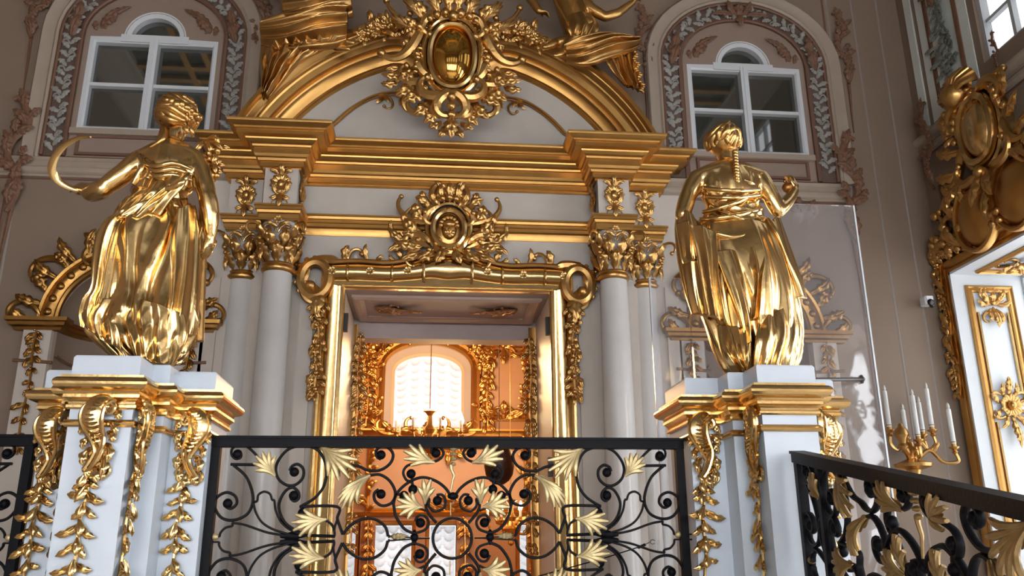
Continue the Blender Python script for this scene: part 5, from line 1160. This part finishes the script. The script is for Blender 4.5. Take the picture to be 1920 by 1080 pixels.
# ================================================================== wall candelabrum with unlit candles
CAND = mat('candle_white', (.80,.80,.78), .4); BULB = mat('clear_bulb', (.62,.60,.55), .12, 0, 0, 1, 0, 1, 1.0)
def K(x, y, Y=8.12): return at(x, y, Y)
cd = empty('candelabrum', K(1712,1010,8.2), 'gilded wall candelabrum with white candles between the screen and the right corner', 'candelabrum')
c0 = K(1712,868)
m = MB(); m.lathe([(.0,-.26),(.05,-.24),(.09,-.16),(.05,-.1),(.07,-.05),(.17,-.02),(.18,.01),(.12,.03),(.05,.06),(.06,.1),(.09,.14),(.04,.18),(.03,.22)], c0+V((0,0,-.02)), 20)
f1 = K(1690,812,8.05); m.lathe([(.03,-.06),(.05,-.03),(.03,.0),(.045,.04),(.07,.08),(.06,.13),(.03,.16),(.02,.19),(.0,.2)], f1+V((0,0,-.1)), 16); m.tube([c0, f1+V((0,0,-.12))], .03, n=8)
m.tube([c0+V((0,0,-.15)), V((c0.x,8.5,c0.z-.2))], .035, n=8); m.build('stem', GOLD, cd)
m = MB(); m.lathe([(.0,.0),(.12,.01),(.14,.03),(.1,.05),(.0,.06)], V((c0.x,8.5,c0.z-.2)), 18, V((0,-1,0))); m.build('wall_plate', GOLD, cd)
for x, y, Y, h in ((1668,806,8.2,70),(1722,824,8.0,78),(1748,806,8.1,74),(1789,838,8.05,66),(1731,815,8.36,58),(1700,822,8.38,50)):
    q = K(x,y,Y); P = spl([c0+V((0,0,-.02)), c0.lerp(q,.4)+V((0,0,.06)), c0.lerp(q,.7)+V((0,0,-.10)), V((q.x+(q.x-c0.x)*.05,q.y,q.z-.14)), q+V((0,0,-.05))], 7)
    a_ = MB(); a_.tube(P, lambda t: .022-.008*t, n=7); a_.lathe([(.012,-.07),(.03,-.05),(.018,-.03),(.045,-.012),(.05,.0),(.025,.004),(.022,.04),(.03,.05),(.0,.05)], q, 12)
    leaf(a_, Fr(c0.lerp(q,.45)+V((0,0,.02)), (q-c0), (0,0,1), (0,-1,0)), 0, 0, 30, .12, .05, 40, 2, 0, .3); arm = a_.build('arm', GOLD, cd)
    b_ = MB(); b_.lathe([(.0,.03),(.024,.03),(.023,.03+h*.0051),(.018,.04+h*.0051),(.0,.04+h*.0051)], q, 12); b_.build('candle', CAND, arm)
    b_ = MB(); b_.lathe([(.008,.035+h*.0051),(.018,.055+h*.0051),(.014,.085+h*.0051),(.0,.11+h*.0051)], q, 10); b_.build('bulb', BULB, arm)
# security camera
q = at(1738,566,8.36); cm = empty('security_camera', (q.x,8.5,q.z), 'small white security camera on the wall beside the gilded window frame', 'camera')
m = MB(); m.bevbox(q.x-.05,q.x+.05,q.y-.06,q.y+.06,q.z-.04,q.z+.05,.015); m.build('housing', mat('camera_white', (.75,.75,.75), .35), cm)
m = MB(); m.lathe([(.0,.03),(.025,.028),(.034,.015),(.036,.0)], q+V((.0,-.06,-.02)), 14, V((0,-1,-.4))); m.ball(q+V((.02,-.05,-.05)), .03, n=10, m=7); m.build('lens', mat('lens_black', (.01,.01,.012), .1), cm)
m = MB(); m.tube([q+V((.02,.05,0)), V((q.x+.05,8.5,q.z))], .018, n=8); m.build('bracket', mat('camera_grey', (.3,.3,.3), .4), cm)
# ================================================================== passage and golden room beyond the doorway
YI = 9.25; YP = 9.75; YF = 14.5
LAV = mat('passage_paint', (.40,.33,.31), .5, 0, .05, 5)
AMB = mat('amber_wall', (.42,.20,.085), .4, 0, .15, 1.6); AMBP = mat('amber_panel', (.52,.31,.20), .35, 0, .1, 2.2)
for s, x in ((-1,DX0),(1,DX1)):
    m = MB(); m.box(min(x,x+s*.3),max(x,x+s*.3),YI,YP,ZF,3.2); struct(m, 'wall_passage', WHITE)
    m = MB(); m.box(min(x-s*.006,x),max(x-s*.006,x),8.52,YP,ZF+.0,DZ); struct(m, 'trim_door_jamb', WHITE)
m = MB(); m.box(DX0-.3,DX1+.3,YI,YP,DZ,3.4); m.box(DX0,DX1,YP,YP+.25,2.395,3.4); struct(m, 'wall_passage_lintel', LAV)
SO = Fr((0,0,DZ-.001),(1,0,0),(0,1,0),(0,0,-1))
so = empty('door_soffit_panel', (XC,9.1,DZ-.06), 'moulded panel with leaf ornaments on the underside of the door head', 'ceiling panel')
m = MB(); m.moulding([(DX0+.06,8.72),(DX1-.06,8.72),(DX1-.06,9.68),(DX0+.06,9.68)], [(0,.0),(0,.03),(.03,.05),(.06,.045),(.09,.02),(.12,.015),(.12,.0)], SO, closed=True, side=1); m.build('panel_moulding', mat('passage_moulding', (.42,.30,.24), .35), so)
m = MB(); m.box(DX0+.01,DX1-.01,8.52,9.74,.0,.004,SO); m.build('panel_ground', LAV, so)
for s in (1,-1):
    m = MB(); g = SO if s > 0 else SO.mir(XC)
    for k, (x, an, L, W, bd) in enumerate(((.95,180,.34,.16,20),(.9,150,.3,.13,40),(.9,210,.3,.13,-40),(.7,170,.3,.1,30),(.7,190,.3,.1,-30),(.95,120,.2,.1,60),(.95,240,.2,.1,-60))): leaf(m, g, x, 9.2, an, L, W, bd, 4, .01, .15, .3)
    scr(m, g, .92, 9.24, 160, .4, .1, 1.0, .02, .012, .012); scr(m, g, .92, 9.16, 200, .4, -.1, -1.0, .02, .012, .012); m.build('leaf_ornament', mat('soffit_ornament', (.35,.20,.11), .35, .7), so)
for s, x in ((-1,DX0),(1,DX1)):
    h = MB(); h.box(x-s*.05,x-s*.006,8.55,8.61,2.17,2.36); h.build('door_hinge', STEEL, DOOR)
    h = MB(); h.box(x-s*.05,x-s*.006,8.55,8.61,.72,.91); h.build('door_hinge', STEEL, DOOR)
    # gilded inner architrave
    ia = empty('inner_architrave', (x,9.9,ZF), 'gilded carved inner architrave on the %s side of the passage' % ('left' if s < 0 else 'right'), 'door surround')
    m = MB(); fI = Fr((0,9.76,0),(1,0,0),(0,0,1),(0,-1,0)); m.moulding([(x-s*.02,ZF),(x-s*.02,2.55)], [(-.04,.0),(-.04,.02),(-.02,.03),(.02,.02),(.06,.03),(.08,.0)], fI); m.build('moulding', GOLDM, ia)
    m = MB(); vine(m, fI, [(x-s*.09,2.42),(x-s*.07,2.0),(x-s*.09,1.6),(x-s*.07,1.1),(x-s*.09,.6),(x-s*.08,.0)], 30, .12, .075, 50+s, .012, .02, 2); m.build('leaf_chain', GOLD, ia)
# shell of the golden room
m = MB(); m.box(-3.2,3.6,YF,YF+.02,ZF,5.6)
FWF = front(YF)
def FP(x, y): p = at(x, y, YF); return (p.x, p.z)
(wl, zt), (wr, _) = FP(722,690), FP(884,690); zb = FP(800,801)[1]; za = FP(800,646)[1]; wc = (wl+wr)/2
hole = [(wl,zb),(wr,zb)]+arc(wc,zt,(wr-wl)/2,0,180,24,za-zt)
LOW = []
for a, b in ((700,772),(806,856),(974,1014),(640,668)):
    LOW.append((FP(a,985)[0], FP(b,985)[0]))
zl1 = FP(800,984)[1]
m = MB(); m.plate([(-3.2,ZF),(3.6,ZF),(3.6,5.6),(-3.2,5.6)], [hole]+[[(a,ZF+.1),(b,ZF+.1),(b,zl1),(a,zl1)] for a, b in LOW], -.5, 0, FWF); struct(m, 'wall_far', AMB)
for x0, x1, n in ((-3.3,-3.2,'wall_far_left'),(3.6,3.7,'wall_far_right')):
    m = MB(); m.box(x0,x1,YP,YF+.5,ZF,5.6); struct(m, n, AMB)
m = MB(); m.box(-3.3,3.7,YI,YF+.6,5.6,5.7); struct(m, 'ceiling_far', mat('far_ceiling', (.42,.30,.2), .6))
m = MB(); m.box(-3.3,3.7,9.2,YF+.6,-.75,ZF); struct(m, 'floor_far', mat('parquet', (.30,.14,.05), .25, 0, .3, 4))
for x0, x1 in ((-3.3,DX0-.3),(DX1+.3,3.7)):
    m = MB(); m.box(x0,x1,YI+.3,YP,ZF,5.6); struct(m, 'wall_far_near_side', AMB)
m = MB(); m.box(-3.3,3.7,YI+.3,YP,3.2,5.6); struct(m, 'wall_far_near_head', AMB)
# curtained windows
DAYI = daylight('curtained_pane', 2.4, (.95,.97,1.0))
CUR = bpy.data.materials.new('sheer_curtain'); CUR.use_nodes = True; nt = CUR.node_tree; nt.nodes.clear()
out = nt.nodes.new('ShaderNodeOutputMaterial'); t1 = nt.nodes.new('ShaderNodeBsdfTranslucent'); t1.inputs[0].default_value = (.62,.62,.63,1); d1 = nt.nodes.new('ShaderNodeBsdfDiffuse'); d1.inputs[0].default_value = (.85,.85,.85,1); mx = nt.nodes.new('ShaderNodeMixShader'); mx.inputs[0].default_value = .35
nt.links.new(t1.outputs[0], mx.inputs[1]); nt.links.new(d1.outputs[0], mx.inputs[2]); nt.links.new(mx.outputs[0], out.inputs[0])
def curtain(mb, a, b, z0, z1, cols, rows, w, top=None):
    n, k = 10*cols, 14*rows; R_ = []
    for i in range(k+1):
        t = i/k; r = []
        for j in range(n+1):
            s = j/n; q = (s*cols) % 1.0; sag = .9*(1-(2*q-1)**2); ph = (t*rows - sag) % 1.0
            dep = .09*(1-abs(2*q-1)**2)*(.15+.85*ph**.6) + .02*abs(2*q-1)
            x = lerp(a,b,s); z = lerp(z1,z0,t)
            if top: zt_ = top(x); z = lerp(zt_, z0, t)
            r.append(FWF.p(x, z, w+dep))
        R_.append(r)
    mb.grid(R_)
wn = bpy.data.objects.new('window_20', None); COL.objects.link(wn); wn.location = (wc,YF,zb); wn['kind'] = 'structure'
ir = (wr-wl)/2-.16
m = MB(); m.moulding([(wl+.16,zb)]+[(wc-ir*math.cos(PI*i/20), zt+(za-zt-.14)*math.sin(PI*i/20)) for i in range(21)]+[(wr-.16,zb)], [(0,-.4),(0,-.3),(.05,-.28),(.16,-.02),(.16,.01),(.17,.01),(.19,.0),(.19,-.4)], FWF, side=1); m.build('window_reveal', mat('far_reveal_paint', (.62,.50,.38), .4), wn)
m = MB(); m.prism([(wl,zb-.02),(wr,zb-.02)]+arc(wc,zt,(wr-wl)/2,0,180,20,za-zt), -.46, -.44, FWF); m.build('window_pane', DAYI, wn)
cu_ = MB(); curtain(cu_, wl+.17, wr-.17, zb+.02, zt, 5, 9, -.38, lambda x: zt+(za-zt-.16)*math.sqrt(max(0,1-((x-wc)/ir)**2))); tag(cu_.build('festoon_curtain', CUR, angle=180), 'white ruched curtain in the arched window of the golden room', 'curtain', 'ruched curtains')
for i, (a, b) in enumerate(LOW):
    wn = bpy.data.objects.new('window_%d' % (21+i), None); COL.objects.link(wn); wn.location = ((a+b)/2,YF,ZF+.1); wn['kind'] = 'structure'
    m = MB(); m.box(a,b,ZF+.1,zl1,-.46,-.44,FWF); m.build('window_pane', DAYI, wn)
    m = MB(); m.moulding([(a,ZF+.1),(b,ZF+.1),(b,zl1),(a,zl1)], [(-.0,-.4),(.0,.02),(-.05,.04),(-.07,.0)], FWF, closed=True, side=1); m.build('window_frame', GOLDM, wn)
    cu_ = MB(); curtain(cu_, a+.01, b-.01, ZF+.12, zl1-.01, max(1,int((b-a)/.2)), 7, -.38)
    tag(cu_.build('festoon_curtain', CUR, angle=180), ('white ruched curtain in the wide lower window left of the railing ring','white ruched curtain in the lower window behind the ring of the railing','white ruched curtain in the lower window at the right of the golden room','white ruched curtain in the narrow lower window beside the left jamb')[i], 'curtain', 'ruched curtains')
# carved gilding of the far wall
fw = front(YF-.03)
gw = empty('far_window_carving', (wc,YF-.05,zb), 'gilded carving round the arched window of the golden room', 'carved frame')
m = MB(); m.moulding([(wl,zb-.05)]+[(wl,zt)]+arc(wc,zt,(wr-wl)/2,180,0,24,za-zt)+[(wr,zt),(wr,zb-.05)], [(-.01,.0),(-.01,.05),(.03,.08),(.09,.06),(.14,.09),(.17,.0)], FWF, side=1); m.build('frame', GOLDM, gw)
m = MB(); rg = random.Random(61)
for i in range(26):
    a = PI*i/25; x = wc+((wr-wl)/2+.15)*math.cos(a); z = zt+(za-zt+.15)*math.sin(a)
    leaf(m, fw, x, z, math.degrees(a)+rg.uniform(-70,70), rg.uniform(.16,.28), .13, rg.uniform(-60,60), 4, .03, .3, .3)
    if i % 2: m.ball(fw.p(x,z,.06), .045, n=8, m=6)
comp(m, fw, wc, za+.14, 1.0, [('s',.05,.0,30,.5,-.1,-1.0,.045,.03),('s',.5,-.03,10,.5,-.1,-1.0,.04,.03),('l',.0,.0,90,.26,.2,0,4,.05,.3),('l',.1,.02,30,.36,.14,40,4,.04,.3),('l',.5,-.1,-10,.4,.14,50,4,.04,.3)])
for s in (-1,1):
    g = fw if s > 0 else fw.mir(wc)
    vine(m, g, [(wr+.27,zt+.35),(wr+.29,zt),(wr+.26,zt-.4),(wr+.28,zb)], 14, .2, .11, 70+s, .02, .03, 2)
m.build('leaf_carving', GOLD, gw)
m = MB(); comp(m, fw, wc, zb-.12, 1.0, [('s',.1,.0,0,.5,.1,1.0,.04,.03),('s',.55,.0,-10,.5,.1,1.0,.04,.03),('l',.1,.02,20,.4,.14,-40,4,.04,.3),('l',.5,.02,20,.36,.14,40,4,.04,.3),('l',.0,.0,90,.2,.16,0,3,.05,.3)]); m.build('sill_carving', GOLD, gw)
# panels left and right of the window
for k, (xa, xb, ya, yb) in enumerate(((897,990,650,790),(655,706,650,790),(690,990,835,960))):
    a, z1 = FP(xa,ya); b, z0 = FP(xb,yb)
    pn = empty('gilded_wall_panel', ((a+b)/2,YF-.04,z0), ('amber wall panel with gilded carving right of the arched window','amber wall panel with gilded carving left of the arched window','amber dado panel with gilded border below the arched window')[k], 'wall panel', 'panels of the golden room')
    m = MB(); m.box(a+.06,b-.06,z0+.04,z1-.04,.0,.02,FWF); m.build('panel_ground', AMBP, pn)
    m = MB(); m.moulding([(a,z0),(b,z0),(b,z1),(a,z1)], [(0,.0),(0,.04),(.03,.06),(.06,.04),(.07,.0)], FWF, closed=True, side=1); m.build('panel_frame', GOLDM, pn)
    m = MB(); rg = random.Random(80+k)
    comp(m, fw, (a+b)/2, z1-.02, 1.0, [('s',.03,.0,10,.34,-.2,-1.0,.035,.03),('l',.0,.0,90,.2,.14,0,3,.05,.3),('l',.05,.0,20,.3,.12,40,4,.04,.3),('l',.0,-.02,-90,.3,.14,0,4,.04,.25),('l',.05,-.04,-50,.3,.1,40,4,.04,.25),('s',.1,-.06,-30,.4,.1,1.0,.03,.03)])
    comp(m, fw, (a+b)/2, z0+.03, 1.0, [('s',.03,.0,10,.34,.2,1.0,.035,.03),('l',.0,.0,90,.3,.18,0,4,.05,.3),('l',.05,.02,40,.3,.12,-40,4,.04,.3),('l',.08,.0,10,.34,.12,40,4,.04,.3)])
    for q in range(14):
        t = q/13; leaf(m, fw, a+.03, lerp(z0,z1,t), 90+rg.uniform(-60,60), .18, .09, rg.uniform(-60,60), 3, .03, .3); leaf(m, fw, b-.03, lerp(z0,z1,t), 90+rg.uniform(-60,60), .18, .09, rg.uniform(-60,60), 3, .03, .3)
    m.build('carving', GOLD, pn)
m = MB(); a = FP(655,811)[1]
m.moulding([(-3.2,YF),(3.6,YF)], [(-.01,a-.06),(.04,a-.05),(.06,a),(.1,a+.03),(.1,a+.06),(-.01,a+.07)], PLAN, side=-1); m.moulding([(-3.2,YF),(3.6,YF)], [(-.01,FP(800,965)[1]-.03),(.05,FP(800,965)[1]-.02),(.07,FP(800,965)[1]+.03),(-.01,FP(800,965)[1]+.05)], PLAN, side=-1); struct(m, 'trim_far_rail', GOLDM)
# gilded pilaster strips seen through the railing
for i, x in enumerate((690,870,1000)):
    u = FP(x,1000)[0]; ps = empty('gilded_pilaster', (u,YF-.06,ZF), ('gilded pilaster strip between the lower windows at the left','gilded pilaster strip right of the window behind the railing ring','gilded pilaster strip beside the right lower window')[i], 'pilaster', 'pilasters of the golden room')
    m = MB(); m.box(u-.12,u+.12,ZF,zl1+.1,.0,.06,FWF); m.build('shaft', AMB, ps)
    m = MB(); vine(m, fw, [(u,zl1+.1),(u+.02,zl1-.6),(u-.02,zl1-1.2),(u,ZF+.2)], 16, .18, .1, 90+i, .02, .06, 2); m.build('leaf_chain', GOLD, ps)
# chandeliers
LIT = daylight('lit_bulb', 40.0, (1.0,.78,.42))
def chandelier(x, y, Y, S_, label):
    c = at(x, y, Y); o = empty('chandelier', c, label, 'chandelier', 'chandeliers of the golden room')
    m = MB(); m.lathe([(.0,-.3),(.05,-.26),(.03,-.2),(.09,-.12),(.14,-.05),(.08,.0),(.05,.06),(.08,.12),(.04,.18),(.03,.3),(.06,.34),(.10,.36),(.0,.4)], c, 16); m.tube([c+V((0,0,.36)), V((c.x,c.y,5.6))], .006, n=6); m.build('stem', GOLD, o)
    for k in range(8):
        a = 2*PI*k/8+.3; d = V((math.cos(a),math.sin(a),0)); e = c+d*.42*S_+V((0,0,.06))
        m = MB(); m.tube(spl([c, c+d*.16*S_+V((0,0,-.12)), c+d*.34*S_+V((0,0,-.1)), e],6), lambda t: .022-.01*t, n=7); m.lathe([(.01,-.03),(.05,.0),(.02,.01),(.018,.05),(.0,.05)], e, 10)
        leaf(m, Fr(c+d*.1, d, (0,0,1), V((-d.y,d.x,0))), 0, .0, 20, .2, .1, 50, 3, 0, .2); arm = m.build('arm', GOLD, o)
        m = MB(); m.lathe([(.016,.05),(.016,.16),(.0,.16)], e, 8); m.build('candle', CAND, arm)
        m = MB(); m.lathe([(.01,.16),(.03,.19),(.02,.24),(.0,.28)], e, 8); m.build('bulb', LIT, arm)
    return o
chandelier(805,822,11.6,1.1,'gilded chandelier with lit candles below the arched window, just above the rail')
chandelier(958,985,13.2,.9,'gilded lit chandelier seen low through the right half of the railing')
# dark rounded vessel hanging in the room, just under the rail
VES = mat('dark_brown_bronze', (.045,.02,.014), .45, .3, .4, 9)
c = at(936,872,10.6); vs_ = empty('hanging_vessel', c, 'dark brown rounded vessel hanging in the doorway just below the rail', 'vessel')
R_ = .19; m = MB(); m.lathe([(.0,-.24),(.06,-.23),(.12,-.19),(.165,-.12),(.185,-.02),(.18,.08),(.16,.16),(.14,.2),(.10,.22),(.03,.23),(.0,.25)], c, 24); m.build('body', VES, vs_)
m = MB()
for k in range(10):
    a = 2*PI*k/10; g = Fr(c+V((.16*math.cos(a),.16*math.sin(a),-.1)), (-math.sin(a),math.cos(a),0), (0,0,1), (math.cos(a),math.sin(a),0)); leaf(m, g, 0, 0, 90, .22, .08, 0, 3, .0, .1, .2)
m.build('leaf_relief', VES, vs_); m = MB(); m.tube([c+V((0,0,.22)), V((c.x,c.y,5.6))], .005, n=6); m.build('chain', VES, vs_)
# warm points added for the golden room; the side pair has no lamp
for nm, p, e, sz in (('chandelier_glow',(.2,12.3,2.6),260,.5),('warm_fill',(1.9,11.6,1.6),60,.3),('warm_fill',(-1.6,11.6,2.2),60,.3)):
    l = bpy.data.lights.new(nm, 'POINT'); l.energy = e; l.color = (1.0,.62,.30); l.shadow_soft_size = sz; lo = bpy.data.objects.new(nm, l); lo.location = p; COL.objects.link(lo)
# ================================================================== light and look
w = bpy.data.worlds.new('world'); S.world = w; w.use_nodes = True
w.node_tree.nodes['Background'].inputs[0].default_value = (.5,.6,.75,1); w.node_tree.nodes['Background'].inputs[1].default_value = .05
vs = S.view_settings; vs.view_transform = 'Standard'; vs.look = 'None'; vs.gamma = 1; vs.exposure = EXPOSURE; vs.use_curve_mapping = False
S.cycles.max_bounces = 8; S.cycles.diffuse_bounces = 4; S.cycles.glossy_bounces = 4; S.cycles.transmission_bounces = 6; S.cycles.transparent_max_bounces = 12
S.cycles.caustics_reflective = False; S.cycles.caustics_refractive = False
bpy.context.view_layer.update()
